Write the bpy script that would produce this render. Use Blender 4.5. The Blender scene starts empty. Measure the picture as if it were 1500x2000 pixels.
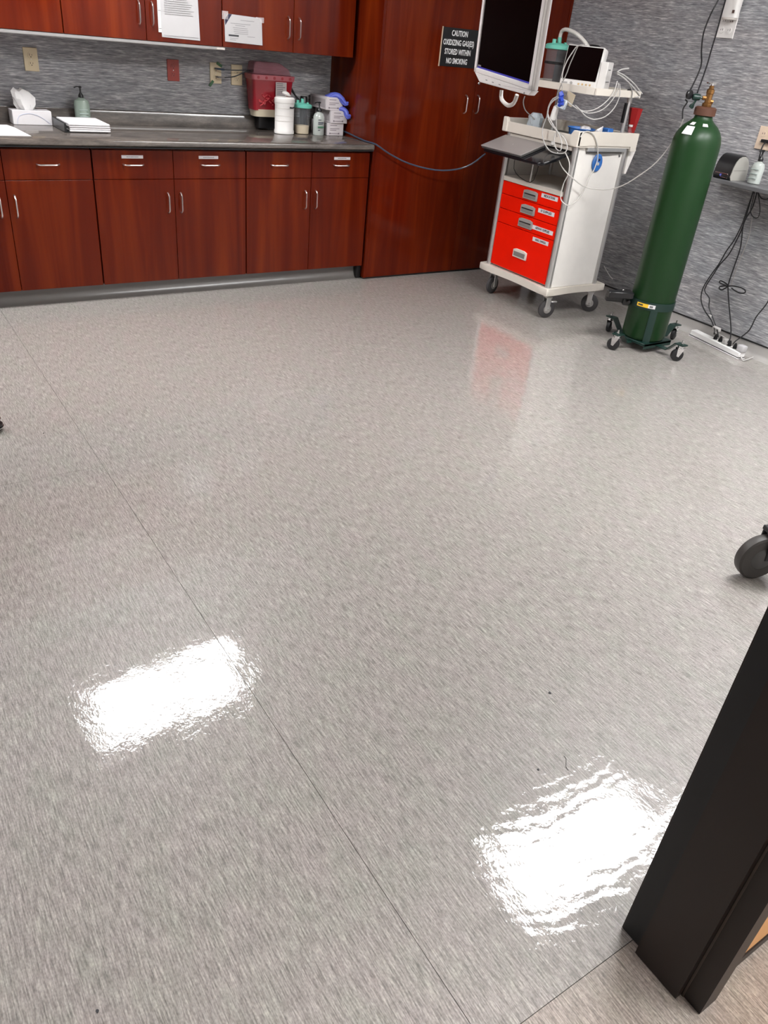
import bpy, bmesh, math, random
from mathutils import Vector, Matrix
random.seed(7)
PI = math.pi
S = bpy.context.scene
COL = S.collection

# ------------------------------------------------------------------ camera
CAM = Vector((0.7956, -4.8411, 1.5761)); YAW, PIT, ROL, FPX = 0.6339, -0.5564, 0.108, 1505.78
fw = Vector((math.sin(YAW)*math.cos(PIT), math.cos(YAW)*math.cos(PIT), math.sin(PIT)))
_r = fw.cross(Vector((0, 0, 1))).normalized(); _u = _r.cross(fw)
RT = _r*math.cos(ROL) + _u*math.sin(ROL)
UP = -_r*math.sin(ROL) + _u*math.cos(ROL)
cd = bpy.data.cameras.new('camera'); cam = bpy.data.objects.new('camera', cd); COL.objects.link(cam)
m = Matrix((RT, UP, -fw)).transposed().to_4x4(); m.translation = CAM; cam.matrix_world = m
cd.sensor_fit = 'HORIZONTAL'; cd.sensor_width = 36; cd.lens = FPX*36/1500; cd.clip_start = .02
S.camera = cam
# ------------------------------------------------------------------ world, exposure
w = bpy.data.worlds.new('world'); S.world = w; w.use_nodes = True
w.node_tree.nodes['Background'].inputs[0].default_value = (1, .97, .93, 1)
w.node_tree.nodes['Background'].inputs[1].default_value = 0.25
S.view_settings.view_transform = 'Standard'; S.view_settings.look = 'None'
S.view_settings.exposure = 0.0; S.view_settings.gamma = 1; S.view_settings.use_curve_mapping = False
PANEL = 41.5      # radiance of the ceiling light panels
PANEL_COL = (1, 1, 1.0)

def VL(l): return [Vector(p) for p in l]
# ------------------------------------------------------------------ materials
MT = {}
def mat(name, col, rough=.5, metal=0, coat=0, trans=0, alpha=1, emit=None, es=0, ior=1.5, coatr=.05, spec=.5):
    if name in MT: return MT[name]
    m = bpy.data.materials.new(name); m.use_nodes = True; b = m.node_tree.nodes['Principled BSDF']
    nt = m.node_tree
    b.inputs['Base Color'].default_value = (*col, 1)
    b.inputs['Roughness'].default_value = rough; b.inputs['Metallic'].default_value = metal
    b.inputs['Coat Weight'].default_value = coat; b.inputs['Coat Roughness'].default_value = coatr
    b.inputs['Transmission Weight'].default_value = trans; b.inputs['Alpha'].default_value = alpha
    b.inputs['IOR'].default_value = ior; b.inputs['Specular IOR Level'].default_value = spec
    if emit: b.inputs['Emission Color'].default_value = (*emit, 1); b.inputs['Emission Strength'].default_value = es
    # a little procedural tone variation
    if not emit and trans == 0:
        g = nt.nodes.new('ShaderNodeNewGeometry'); n = nt.nodes.new('ShaderNodeTexNoise'); n.inputs['Scale'].default_value = 14
        n.inputs['Detail'].default_value = 3
        r = nt.nodes.new('ShaderNodeValToRGB'); r.color_ramp.elements[0].position = .3; r.color_ramp.elements[1].position = .7
        r.color_ramp.elements[0].color = (*[c*.975 for c in col], 1); r.color_ramp.elements[1].color = (*[min(1, c*1.02) for c in col], 1)
        nt.links.new(g.outputs['Position'], n.inputs['Vector']); nt.links.new(n.outputs['Fac'], r.inputs['Fac'])
        nt.links.new(r.outputs['Color'], b.inputs['Base Color'])
    MT[name] = m; return m

def N(nt, t, **k):
    n = nt.nodes.new(t)
    for a, v in k.items(): setattr(n, a, v)
    return n
def scaled(nt, s, rot=(0, 0, 0)):
    g = N(nt, 'ShaderNodeNewGeometry'); mp = N(nt, 'ShaderNodeMapping')
    mp.inputs['Scale'].default_value = s; mp.inputs['Rotation'].default_value = rot
    nt.links.new(g.outputs['Position'], mp.inputs['Vector']); return mp.outputs['Vector']
def noise(nt, vec, scale=1, detail=4, rough=.6, dist=0):
    n = N(nt, 'ShaderNodeTexNoise'); n.inputs['Scale'].default_value = scale; n.inputs['Detail'].default_value = detail
    n.inputs['Roughness'].default_value = rough; n.inputs['Distortion'].default_value = dist
    nt.links.new(vec, n.inputs['Vector']); return n.outputs['Fac']
def ramp(nt, fac, stops):
    r = N(nt, 'ShaderNodeValToRGB'); e = r.color_ramp.elements
    while len(e) < len(stops): e.new(.5)
    for q, (p, c) in zip(e, stops): q.position = p; q.color = (*c, 1)
    nt.links.new(fac, r.inputs['Fac']); return r.outputs['Color']
def mix(nt, a, b, fac, mode='MIX'):
    x = N(nt, 'ShaderNodeMix', data_type='RGBA', blend_type=mode)
    for s, v in ((x.inputs[6], a), (x.inputs[7], b), (x.inputs[0], fac)):
        if isinstance(v, (int, float)): s.default_value = v
        elif isinstance(v, tuple): s.default_value = (*v, 1)
        else: nt.links.new(v, s)
    return x.outputs[2]
def mth(nt, op, a, b=0.0):
    x = N(nt, 'ShaderNodeMath', operation=op)
    for s, v in ((x.inputs[0], a), (x.inputs[1], b)):
        if isinstance(v, (int, float)): s.default_value = v
        else: nt.links.new(v, s)
    return x.outputs[0]
def g(v): return (v, v, v)

def floor_mat(name='vinyl_floor', tint=(1, 1, 1)):
    m = bpy.data.materials.new(name); m.use_nodes = True; nt = m.node_tree; b = nt.nodes['Principled BSDF']
    L = nt.links
    f1 = noise(nt, scaled(nt, (300, 24, 1)), 1, 3, .6)          # fine streaks running away from the door
    f2 = noise(nt, scaled(nt, (110, 13, 1)), 1, 4, .65, .3)
    f3 = noise(nt, scaled(nt, (16, 7, 1)), 1, 3, .55)
    f4 = noise(nt, scaled(nt, (260, 150, 1)), 1, 2, .5)
    c1 = ramp(nt, f1, [(.30, (.165, .155, .146)), (.50, (.300, .2815, .265)), (.70, (.45, .424, .402))])
    c2 = ramp(nt, f2, [(.30, (.72, .72, .72)), (.52, (1, 1, 1)), (.72, (1.15, 1.14, 1.13))])
    c3 = ramp(nt, f3, [(.3, (.97, 1.0, .955)), (.5, (1, .985, .975)), (.7, (1.03, .985, 1.0))])
    c4 = ramp(nt, f4, [(.30, (.72, .72, .72)), (.5, (1, 1, 1)), (.72, (1.25, 1.24, 1.22))])
    c = mix(nt, c1, c2, .7, 'MULTIPLY'); c = mix(nt, c, c3, 1.0, 'MULTIPLY'); c = mix(nt, c, c4, .8, 'MULTIPLY')
    c = mix(nt, c, tint, 1.0, 'MULTIPLY')
    L.new(c, b.inputs['Base Color'])
    b.inputs['Roughness'].default_value = .42; b.inputs['Specular IOR Level'].default_value = .35
    b.inputs['Coat Weight'].default_value = 1.0; b.inputs['Coat IOR'].default_value = 1.5
    rr = noise(nt, scaled(nt, (1.6, 1.3, 1)), 1, 3, .5)
    L.new(ramp(nt, rr, [(.35, g(.03)), (.7, g(.08))]), b.inputs['Coat Roughness'])
    # wax film: waves + orange peel + buffing swirls near the doorway
    geo = N(nt, 'ShaderNodeNewGeometry')
    sub = N(nt, 'ShaderNodeVectorMath', operation='SUBTRACT'); sub.inputs[1].default_value = (2.05, -3.35, 0)
    L.new(geo.outputs['Position'], sub.inputs[0])
    wv = N(nt, 'ShaderNodeTexWave', wave_type='RINGS', rings_direction='Z'); wv.inputs['Scale'].default_value = 9
    wv.inputs['Distortion'].default_value = 5; wv.inputs['Detail'].default_value = 2; wv.inputs['Detail Scale'].default_value = 1.6
    L.new(sub.outputs[0], wv.inputs['Vector'])
    ln = N(nt, 'ShaderNodeVectorMath', operation='DISTANCE'); ln.inputs[1].default_value = (1.95, -4.05, 0); L.new(geo.outputs['Position'], ln.inputs[0])
    mask = N(nt, 'ShaderNodeMapRange'); mask.inputs[1].default_value = .75; mask.inputs[2].default_value = .25
    L.new(ln.outputs['Value'], mask.inputs[0])
    ring = mth(nt, 'MULTIPLY', wv.outputs['Fac'], mth(nt, 'MULTIPLY', mask.outputs[0], .8))
    lo = noise(nt, scaled(nt, (5, 3.5, 1)), 1, 2, .5)
    md = noise(nt, scaled(nt, (55, 40, 1)), 1, 2, .5)
    fi = noise(nt, scaled(nt, (190, 120, 1)), 1, 2, .5)
    h = mth(nt, 'ADD', mth(nt, 'MULTIPLY', lo, 2.2), mth(nt, 'MULTIPLY', md, .20))
    h = mth(nt, 'ADD', h, mth(nt, 'MULTIPLY', fi, .085)); h = mth(nt, 'ADD', h, mth(nt, 'MULTIPLY', ring, .12))
    bp = N(nt, 'ShaderNodeBump'); bp.inputs['Strength'].default_value = 1; bp.inputs['Distance'].default_value = .0016
    L.new(h, bp.inputs['Height']); L.new(bp.outputs[0], b.inputs['Coat Normal'])
    b2 = N(nt, 'ShaderNodeBump'); b2.inputs['Strength'].default_value = .35; b2.inputs['Distance'].default_value = .0006
    L.new(f1, b2.inputs['Height']); L.new(b2.outputs[0], b.inputs['Normal'])
    MT[name] = m; return m

def wall_mat(name, rot):
    m = bpy.data.materials.new(name); m.use_nodes = True; nt = m.node_tree; b = nt.nodes['Principled BSDF']
    s = (14, 14, 165)
    a = noise(nt, scaled(nt, s), 1, 4, .62, .25); c = noise(nt, scaled(nt, (26, 26, 330)), 1, 3, .6)
    d = noise(nt, scaled(nt, (2, 2, 5)), 1, 2, .5)
    c1 = ramp(nt, a, [(.30, (.135, .137, .150)), (.47, (.26, .258, .272)), (.56, (.33, .326, .340)), (.70, (.60, .59, .60))])
    c2 = ramp(nt, c, [(.3, g(.6)), (.5, g(1)), (.7, g(1.3))])
    c3 = ramp(nt, d, [(.3, (.96, .99, 1.0)), (.7, (1.03, 1, .98))])
    cc = mix(nt, mix(nt, c1, c2, .6, 'MULTIPLY'), c3, 1.0, 'MULTIPLY')
    nt.links.new(cc, b.inputs['Base Color']); b.inputs['Roughness'].default_value = .55
    bp = N(nt, 'ShaderNodeBump'); bp.inputs['Strength'].default_value = .5; bp.inputs['Distance'].default_value = .0015
    nt.links.new(a, bp.inputs['Height']); nt.links.new(bp.outputs[0], b.inputs['Normal'])
    MT[name] = m; return m

def wood_mat(name, k=1.0):
    m = bpy.data.materials.new(name); m.use_nodes = True; nt = m.node_tree; b = nt.nodes['Principled BSDF']
    a = noise(nt, scaled(nt, (7, 7, .5)), 1, 3, .6, .8); c = noise(nt, scaled(nt, (55, 55, 1.6)), 1, 3, .5, .4)
    c1 = ramp(nt, a, [(.30, (.070*k, .0056*k, .0015*k)), (.5, (.098*k, .0096*k, .0020*k)), (.70, (.150*k, .019*k, .0030*k))])
    c2 = ramp(nt, c, [(.3, g(.94)), (.5, g(1)), (.7, g(1.04))])
    nt.links.new(mix(nt, c1, c2, .7, 'MULTIPLY'), b.inputs['Base Color'])
    b.inputs['Roughness'].default_value = .13; b.inputs['Specular IOR Level'].default_value = .19
    MT[name] = m; return m

def counter_mat():
    m = bpy.data.materials.new('counter_laminate'); m.use_nodes = True; nt = m.node_tree; b = nt.nodes['Principled BSDF']
    a = noise(nt, scaled(nt, (5, 34, 30)), 1, 4, .6, .4); c = noise(nt, scaled(nt, (60, 160, 160)), 1, 3, .6)
    c1 = ramp(nt, a, [(.3, (.045, .038, .034)), (.5, (.090, .076, .067)), (.72, (.155, .130, .112))])
    c2 = ramp(nt, c, [(.3, g(.75)), (.7, g(1.2))])
    nt.links.new(mix(nt, c1, c2, .6, 'MULTIPLY'), b.inputs['Base Color'])
    b.inputs['Roughness'].default_value = .12; b.inputs['Specular IOR Level'].default_value = .6
    MT['counter'] = m; return m

FLOOR = floor_mat(); FLOOR2 = floor_mat('vinyl_corridor', (1.04, .98, .93)); WALL = wall_mat('grey_wallpaper', 0)
WOOD = wood_mat('cherry_wood'); COUNTER = counter_mat()
white = mat('white_plastic', (.72, .70, .68), .35); white2 = mat('warm_white_plastic', (.60, .56, .52), .4)
paper = mat('paper', (.66, .64, .65), .7); black = mat('black_plastic', (.008, .008, .009), .3); blackm = mat('black_rubber', (.012, .012, .013), .55)
steel = mat('brushed_steel', (.72, .68, .65), .28, 1); chrome = mat('chrome', (.8, .8, .8), .1, 1); alu = mat('aluminium', (.62, .61, .60), .35, .85)
grey = mat('grey_plastic', (.30, .285, .27), .4); dgrey = mat('dark_grey_plastic', (.07, .068, .066), .45)
cream = mat('cream_plastic', (.66, .55, .36), .4); redp = mat('red_outlet_plastic', (.33, .03, .016), .4)
RED = mat('red_drawer', (.80, .010, .001), .4, spec=.12); cartw = mat('cart_white', (.82, .79, .75), .38)
cartb = mat('cart_beige', (.70, .65, .58), .42)
GREEN = mat('cylinder_green', (.009, .036, .010), .36, spec=.28); TGREEN = mat('trolley_green', (.006, .026, .020), .35)
brass = mat('brass', (.25, .125, .042), .36, .85); rust = mat('rusty_ring', (.075, .026, .012), .7)
teal = mat('teal_plastic', (.12, .44, .35), .4); blue = mat('blue_plastic', (.035, .16, .50), .4); navy = mat('navy_print', (.02, .02, .05), .6)
glove = mat('blue_glove', (.075, .10, .46), .5); ink = mat('ink', (.03, .03, .035), .7); greyink = mat('grey_ink', (.26, .255, .26), .8)
clear = mat('clear_plastic', (.42, .44, .47), .05, alpha=.15)
smoke = mat('pink_clear_plastic', (.40, .14, .18), .15, alpha=.42)
sharps = mat('red_translucent', (.30, .008, .018), .25, coat=.3); sharps2 = mat('red_contents', (.50, .05, .06), .6)
gel = mat('gel_bottle', (.21, .26, .22), .15, coat=.4); gel2 = mat('pale_gel_bottle', (.42, .455, .43), .12, coat=.4)
tube = mat('clear_tubing', (.55, .53, .50), .3); wcable = mat('white_cable', (.50, .485, .47), .45); gcable = mat('grey_cable', (.30, .285, .27), .45)
bcable = mat('blue_cable', (.035, .055, .09), .3); kcable = mat('black_cable', (.010, .010, .012), .45)
brown = mat('brown_frame', (.024, .0155, .0125), .42, spec=.35); orange = mat('orange_paint', (.92, .52, .22), .6)
ceilm = mat('ceiling_tile', (.72, .71, .69), .8); plain = mat('plain_wall', (.62, .60, .58), .6)
cove = mat('grey_cove', (.34, .325, .31), .35, coat=.3, coatr=.2); toe = mat('dark_cove_rubber', (.17, .16, .15), .25)
screen = mat('dark_screen', (.0035, .0012, .0012), .3, spec=.03, ior=1.15); lapt = mat('laptop_silver', (.34, .31, .30), .42, .25)
red2 = mat('red_cup', (.35, .012, .012), .45); yellow = mat('yellow_label', (.80, .50, .03), .5); tape = mat('clear_tape', (.55, .40, .38), .3)
backlight = mat('screen_backlight', (.01, .01, .06), .2, emit=(.05, .05, .5), es=.55)
lens = mat('light_lens', (1, 1, 1), .5, emit=PANEL_COL, es=PANEL)
dgap = mat('dark_substrate', (.05, .045, .04), .8); greentape = mat('green_tape', (.05, .14, .06), .6)
fcol = mat('caster_grey', (.045, .042, .044), .5); olive = mat('grey_device', (.36, .35, .32), .5)
bagm = mat('clear_bag', (.45, .50, .54), .2); gold = mat('monitor_keys', (.55, .38, .18), .5); wrack = mat('bedwheel', (.045, .040, .037), .5)

# ------------------------------------------------------------------ mesh helpers
class MB:
    def __init__(s): s.bm = bmesh.new(); s.M = Matrix(); s.smooth = False
    def _add(s, verts, faces):
        vs = [s.bm.verts.new(s.M @ Vector(v)) for v in verts]
        for f in faces:
            try: s.bm.faces.new([vs[i] for i in f])
            except ValueError: pass
        return s
    def box(s, a, b, bev=0, seg=1):
        (x0, y0, z0), (x1, y1, z1) = [[f(p, q) for p, q in zip(a, b)] for f in (min, max)]
        V = [(x, y, z) for z in (z0, z1) for y in (y0, y1) for x in (x0, x1)]
        F = [(0, 2, 3, 1), (4, 5, 7, 6), (0, 1, 5, 4), (2, 6, 7, 3), (0, 4, 6, 2), (1, 3, 7, 5)]
        if bev <= 0: return s._add(V, F)
        t = bmesh.new(); vs = [t.verts.new(v) for v in V]; [t.faces.new([vs[i] for i in f]) for f in F]
        bmesh.ops.bevel(t, geom=t.edges[:], offset=bev, segments=seg, affect='EDGES', profile=.5)
        t.verts.index_update(); s._add([v.co.copy() for v in t.verts], [[v.index for v in f.verts] for f in t.faces]); t.free(); return s
    def prism(s, pts, a, b, ax='z', bev=0):
        """polygon pts (2D) extruded along ax from a to b"""
        def P(p, c): return {'z': (p[0], p[1], c), 'y': (p[0], c, p[1]), 'x': (c, p[0], p[1])}[ax]
        n = len(pts); V = [P(p, a) for p in pts] + [P(p, b) for p in pts]
        F = [list(range(n))[::-1], list(range(n, 2*n))] + [(i, (i+1) % n, n+(i+1) % n, n+i) for i in range(n)]
        if bev:
            t = bmesh.new(); vs = [t.verts.new(v) for v in V]; [t.faces.new([vs[i] for i in f]) for f in F]
            bmesh.ops.bevel(t, geom=t.edges[:], offset=bev, segments=1, affect='EDGES')
            t.verts.index_update(); s._add([v.co.copy() for v in t.verts], [[v.index for v in f.verts] for f in t.faces]); t.free(); return s
        return s._add(V, F)
    def hull(s, V, F): return s._add(V, F)
    def tube(s, pts, r, n=8, closed=False, smooth=3, cap=True):
        pts = [Vector(p) for p in pts]
        if smooth > 1 and len(pts) > 2: pts = spline(pts, smooth, closed)
        k = len(pts); rings = []; nrm = None; V = []
        for i, p in enumerate(pts):
            t = (pts[(i+1) % k]-pts[i-1]) if closed else (pts[min(i+1, k-1)]-pts[max(i-1, 0)])
            if t.length < 1e-9: t = Vector((0, 0, 1))
            t.normalize()
            if nrm is None: nrm = t.orthogonal().normalized()
            nrm = (nrm - t*nrm.dot(t)).normalized(); bi = t.cross(nrm)
            rr = r[min(int(i*len(r)/k), len(r)-1)] if isinstance(r, (list, tuple)) else r
            for j in range(n):
                a = 2*PI*j/n; V.append(p + (nrm*math.cos(a)+bi*math.sin(a))*rr)
        F = []
        for i in range(k if closed else k-1):
            for j in range(n):
                F.append((i*n+j, i*n+(j+1) % n, ((i+1) % k)*n+(j+1) % n, ((i+1) % k)*n+j))
        if not closed and cap: F += [list(range(n))[::-1], list(range((k-1)*n, k*n))]
        return s._add(V, F)
    def lathe(s, prof, c=(0, 0, 0), n=24, axis='z', sx=1, sy=1, cap=True):
        """profile [(r, h)...] about an axis through c"""
        V = []; k = len(prof)
        for r, h in prof:
            for j in range(n):
                a = 2*PI*j/n; x, y = r*math.cos(a)*sx, r*math.sin(a)*sy
                q = {'z': (x, y, h), 'x': (h, x, y), 'y': (x, h, y)}[axis]
                V.append((c[0]+q[0], c[1]+q[1], c[2]+q[2]))
        F = [(i*n+j, i*n+(j+1) % n, (i+1)*n+(j+1) % n, (i+1)*n+j) for i in range(k-1) for j in range(n)]
        if cap: F += [list(range(n))[::-1], list(range((k-1)*n, k*n))]
        return s._add(V, F)
    def build(s, name, m, parent=None, smooth=None, angle=38):
        bmesh.ops.recalc_face_normals(s.bm, faces=s.bm.faces[:])
        if parent is not None:
            pw = parent.matrix_world if parent.parent is None else parent.parent.matrix_world @ parent.matrix_basis
            pw = wmat(parent); s.bm.transform(pw.inverted())
        me = bpy.data.meshes.new(name); s.bm.to_mesh(me); s.bm.free(); me.materials.append(m)
        if smooth is not False:
            me.polygons.foreach_set('use_smooth', [True]*len(me.polygons)); me.set_sharp_from_angle(angle=math.radians(angle))
        o = bpy.data.objects.new(name, me); COL.objects.link(o)
        if parent is not None: o.parent = parent
        return o
def wmat(o):
    M = o.matrix_basis.copy()
    while o.parent is not None: o = o.parent; M = o.matrix_basis @ M
    return M
def spline(pts, k, closed=False):
    out = []; n = len(pts)
    for i in range(n if closed else n-1):
        p0, p1, p2, p3 = (pts[(i-1) % n], pts[i], pts[(i+1) % n], pts[(i+2) % n]) if closed else (pts[max(i-1, 0)], pts[i], pts[i+1], pts[min(i+2, n-1)])
        for j in range(k):
            t = j/k; out.append(.5*((2*p1)+(p2-p0)*t+(2*p0-5*p1+4*p2-p3)*t*t+(3*p1-p0-3*p2+p3)*t**3))
    if not closed: out.append(pts[-1])
    return out
def thing(name, label, cat, loc=(0, 0, 0), rz=0, group=None):
    o = bpy.data.objects.new(name, None); COL.objects.link(o); o.location = loc; o.rotation_euler = (0, 0, rz); o.empty_display_size = .05
    return tag(o, label, cat, group)
def tag(o, label, cat, group=None):
    o['label'] = label; o['category'] = cat
    if group: o['group'] = group
    return o
def struct(o): o['kind'] = 'structure'; return o
def B(a, b, bev=0, seg=1): return MB().box(a, b, bev, seg)
def T(loc=(0, 0, 0), rz=0, rx=0, ry=0):
    return Matrix.Translation(loc) @ Matrix.Rotation(rz, 4, 'Z') @ Matrix.Rotation(ry, 4, 'Y') @ Matrix.Rotation(rx, 4, 'X')
def text(name, body, size, M, m, parent, align='CENTER', sx=1.0, bold=0):
    cu = bpy.data.curves.new(name, 'FONT'); cu.body = body; cu.size = size; cu.align_x = align; cu.align_y = 'CENTER'; cu.offset = bold; cu.extrude = .0003
    cu.resolution_u = 2
    o = bpy.data.objects.new(name, cu); COL.objects.link(o)
    dg = bpy.context.evaluated_depsgraph_get(); me = bpy.data.meshes.new_from_object(o.evaluated_get(dg)); COL.objects.unlink(o); bpy.data.objects.remove(o)
    me.transform(wmat(parent).inverted() @ M @ Matrix.Diagonal((sx, 1, 1, 1))); me.materials.clear(); me.materials.append(m); me.name = name
    q = bpy.data.objects.new(name, me); COL.objects.link(q); q.parent = parent; return q
FRONTY = Matrix.Rotation(PI/2, 4, 'X')                                   # text facing -y
FRONTX = Matrix.Rotation(-PI/2, 4, 'Z') @ Matrix.Rotation(PI/2, 4, 'X')  # text facing -x

# ================================================================== the room
XL, XR, YB, YF, H = -.75, 5.5407, .6185, -4.44, 2.74
JX = 1.852                                 # right jamb of the doorway
fl = struct(B((XL-.1, -7.2, -.12), (XR+.3, YB+.1, -.003)).build('floor', dgap, None, False))
XS, YS, YT, gp = 1.450, -2.032, -4.452, .0007
for a, b, mm in (((XS+gp, YT+gp), (XR, YB), FLOOR), ((XL, YS+gp), (XS-gp, YB), FLOOR), ((XL, YT+gp), (XS-gp, YS-gp), FLOOR), ((XL, -7.1), (XR, YT-gp), FLOOR2)):
    B((a[0], a[1], -.003), (b[0], b[1], 0)).build('vinyl_sheet', mm, fl, False)
for x, y, r in ((.863, -4.03, .004), (1.31, -1.66, .003), (1.98, -4.02, .003), (2.20, -3.83, .004)):
    o = MB(); o.prism([(x+r*random.uniform(.6, 1.2)*math.cos(k), y+r*random.uniform(.7, 1.6)*math.sin(k)) for k in (0, 1, 2, 3, 4, 5)], 0, .0015)
    tag(o.build('dirt_speck', ink), {0.863: 'dark speck of grit on the floor at the lower left', 1.31: 'tiny dark speck on the floor near the left side seam', 1.98: 'tiny dark speck inside the bright doorway reflection', 2.20: 'dark scuff at the top edge of the bright doorway reflection'}[x], 'speck')
hp = [Vector((2.06+.012*math.sin(t*1.9), -4.04+.02*t, .0012)) for t in (-1, -.5, 0, .5, 1)]
tag(MB().tube(hp, .0006, 4).build('hair', ink), 'short dark curled hair lying in the bright doorway reflection', 'hair')
struct(B((XL-.1, -7.2, H), (XR+.3, YB+.1, H+.1)).build('ceiling', ceilm, None, False))
struct(B((XL-.1, YB, -.003), (XR+.15, YB+.12, H)).build('wall_back', WALL, None, False))
struct(B((XR, YF-.001, -.003), (XR+.15, YB, H)).build('wall_right', WALL, None, False))
struct(B((XL-.12, -7.2, -.003), (XL, YB, H)).build('wall_left', WALL, None, False))
wf = MB(); wf.box((JX+.03, YF, -.003), (XR+.15, -4.597, H)); wf.box((XL, YF, -.003), (.42, -4.597, H)); wf.box((.42, YF, 2.13), (JX+.03, -4.597, H))
wf = struct(wf.build('wall_front', plain, None, False))
pf = MB(); pf.box((JX+.055, -4.597, .03), (XR+.15, -4.6, H)); pf.build('corridor_paint', orange, wf, False)
struct(B((XL, -7.2, -.003), (XR+.15, -7.1, H)).build('wall_corridor', plain, None, False))
struct(B((XR+.15, -7.2, -.003), (XR+.3, -4.59, H)).build('wall_corridor_end', plain, None, False))
struct(B((JX+.055, -4.597, 0), (XR+.15, -4.603, .034), .001).build('baseboard_corridor', brown, None, False))
# door frame: pressed metal profile with two rebates and a stop
def jamb(sg, x0):
    p = [(.05, -4.421), (0, -4.421), (0, -4.473), (-.018, -4.473), (-.018, -4.578), (0, -4.578), (0, -4.622), (.052, -4.622), (.052, -4.598), (.028, -4.598), (.028, -4.44), (.05, -4.44)]
    return [(x0+sg*a, b) for a, b in p]
df = struct(MB().prism(jamb(1, JX), .0015, 2.10).build('door_1', brown, None, True, 25))
MB().prism(jamb(-1, .45), .0015, 2.10).build('frame_jamb', brown, df, True, 25)
hd = MB(); hd.prism([(-4.421, 2.15), (-4.421, 2.10), (-4.473, 2.10), (-4.473, 2.082), (-4.578, 2.082), (-4.578, 2.10), (-4.622, 2.10), (-4.622, 2.15)], .40, JX+.052, 'x'); hd.build('frame_head', brown, df, True, 25)
B((JX-.0012, -4.470, .0015), (JX+.0005, -4.424, 2.098), .0004).build('rebate_shade_strip', blackm, df, False)  # dark strip added to paint the shade on the room-side rebate face
B((JX-.001, -4.5795, .0005), (JX+.004, -4.5835, 2.09)).build('frame_seam', mat('seam_edge', (.10, .075, .06), .4), df, False)
# right wall flash cove and its dark cap strip
cv = MB(); pr = [(XR, 0), (XR-.035, 0), (XR-.022, .004), (XR-.010, .016), (XR-.005, .035), (XR-.004, .088), (XR, .088)]
cv.prism(pr, YF, -.012, 'y'); cv = struct(cv.build('baseboard_right', cove))
B((XR-.008, YF, .086), (XR, -.012, .094)).build('cap_strip', black, cv, False)
# dark toe-kick cove under the base cabinets
tk = MB(); pr = [(.075, .099), (.072, .06), (.067, .036), (.058, .018), (.047, .007), (.036, .0015), (.036, 0), (.10, 0), (.10, .099)]
tk.prism(pr, XL, 3.90, 'x'); struct(tk.build('baseboard_back', toe, None, True, 60))
struct(B((3.885, .03, 0), (3.925, .09, .10), .006).build('trim_1', black))

# ceiling light panels; the later ones are added fill
def light(x, y, label, w2=.61, d2=.30):
    t = thing('ceiling_light', label, 'ceiling light', (x, y, H-.001), group='ceiling light panels')
    f = MB(); o_, i_ = .045, .0
    for a, b in (((-w2, -d2), (w2, -d2+.03)), ((-w2, d2-.03), (w2, d2)), ((-w2, -d2), (-w2+.03, d2)), ((w2-.03, -d2), (w2, d2))):
        f.M = Matrix.Translation((x, y, 0)); f.box((a[0], a[1], H-.02), (b[0], b[1], H-.002))
    f.build('frame', white, t, False)
    B((x-w2+.03, y-d2+.03, H-.012), (x+w2-.03, y+d2-.03, H-.004)).build('diffuser', lens, t, False)
    return t
light(2.05, -.70, 'lit ceiling panel above the base cabinets', .555)
light(3.88, -3.17, 'lit ceiling panel just inside the doorway on the right')
light(-.05, -.35, 'added fill panel, out of view, at the left end of the cabinets', .52, .30)  # added fill, brightens the back left and the upper doors
light(4.95, -3.62, 'added fill panel, out of view, near the right wall by the doorway', .45)  # added fill for right wall and cart, its floor reflection hidden by the jamb
light(2.35, -5.25, 'added fill panel, out of view, in the corridor outside')  # added fill behind the camera, brightens the corridor wall and floor

# ================================================================== cabinets
def pull(parent, p, L, vert, d=-1):
    """bow handle centred on p (on the door face), standing off towards -y"""
    x, y, z = p; h = L/2; s = .028
    pts = [(-h, 0), (-h+.002, .012), (-h+.010, s-.006), (-h+.020, s), (0, s), (h-.020, s), (h-.010, s-.006), (h-.002, .012), (h, 0)]
    P = [(x, y-b, z+a) if vert else (x+a, y-b, z) for a, b in pts]
    return MB().tube(P, .0042, 8, smooth=2).build('handle', steel, parent)
def tagstrip(parent, x, z, y, w=.125):
    s = MB().box((x-w/2, y-.001, z-.0085), (x+w/2, y, z+.0085), .0004).build('name_strip', paper, parent, False)
    b = MB(); q = x-w*.28
    while q < x+w*.26:
        l = random.uniform(.006, .016); b.box((q, y-.0014, z-.0022), (min(q+l, x+w*.28), y-.001, z+.0022)); q += l+.0015
    b.build('lettering', greyink, s, False)
DT = .019; g2 = .0016
def base_unit(x0, xm, x1, label, strips=(0, 0)):
    t = thing('base_cabinet', label, 'cabinet', ((x0+x1)/2, .3, .1), group=None)
    c = MB(); ty = DT+.001
    c.box((x0+.003, ty, .1), (x1-.003, YB-.003, .118)); c.box((x0+.003, ty, .118), (x0+.02, YB-.003, .862)); c.box((x1-.02, ty, .118), (x1-.003, YB-.003, .862))
    c.box((x0+.02, YB-.02, .118), (x1-.02, YB-.003, .862)); c.box((x0+.02, ty, .845), (x1-.02, .12, .862))
    c.build('carcass', MT['cherry_wood'], t, False)
    for k, (a, b) in enumerate(((x0, xm), (xm, x1))):
        ga = .004 if k == 0 else g2; gb = g2 if k == 0 else .004
        d = B((a+ga, 0, .1), (b-gb, DT, .6985), .0012).build('door', WOOD, t, False)
        hx = b-.044 if k == 0 else a+.036
        pull(d, (hx, 0, .566), .115, True)
        w_ = B((a+ga, 0, .7015), (b-gb, DT, .858), .0012).build('drawer', WOOD, t, False)
        pull(w_, ((a+b)/2 - .002, 0, .781), .118, False)
        if strips[k]: tagstrip(w_, (a+b)/2+strips[k], .822, 0)
    return t
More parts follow.
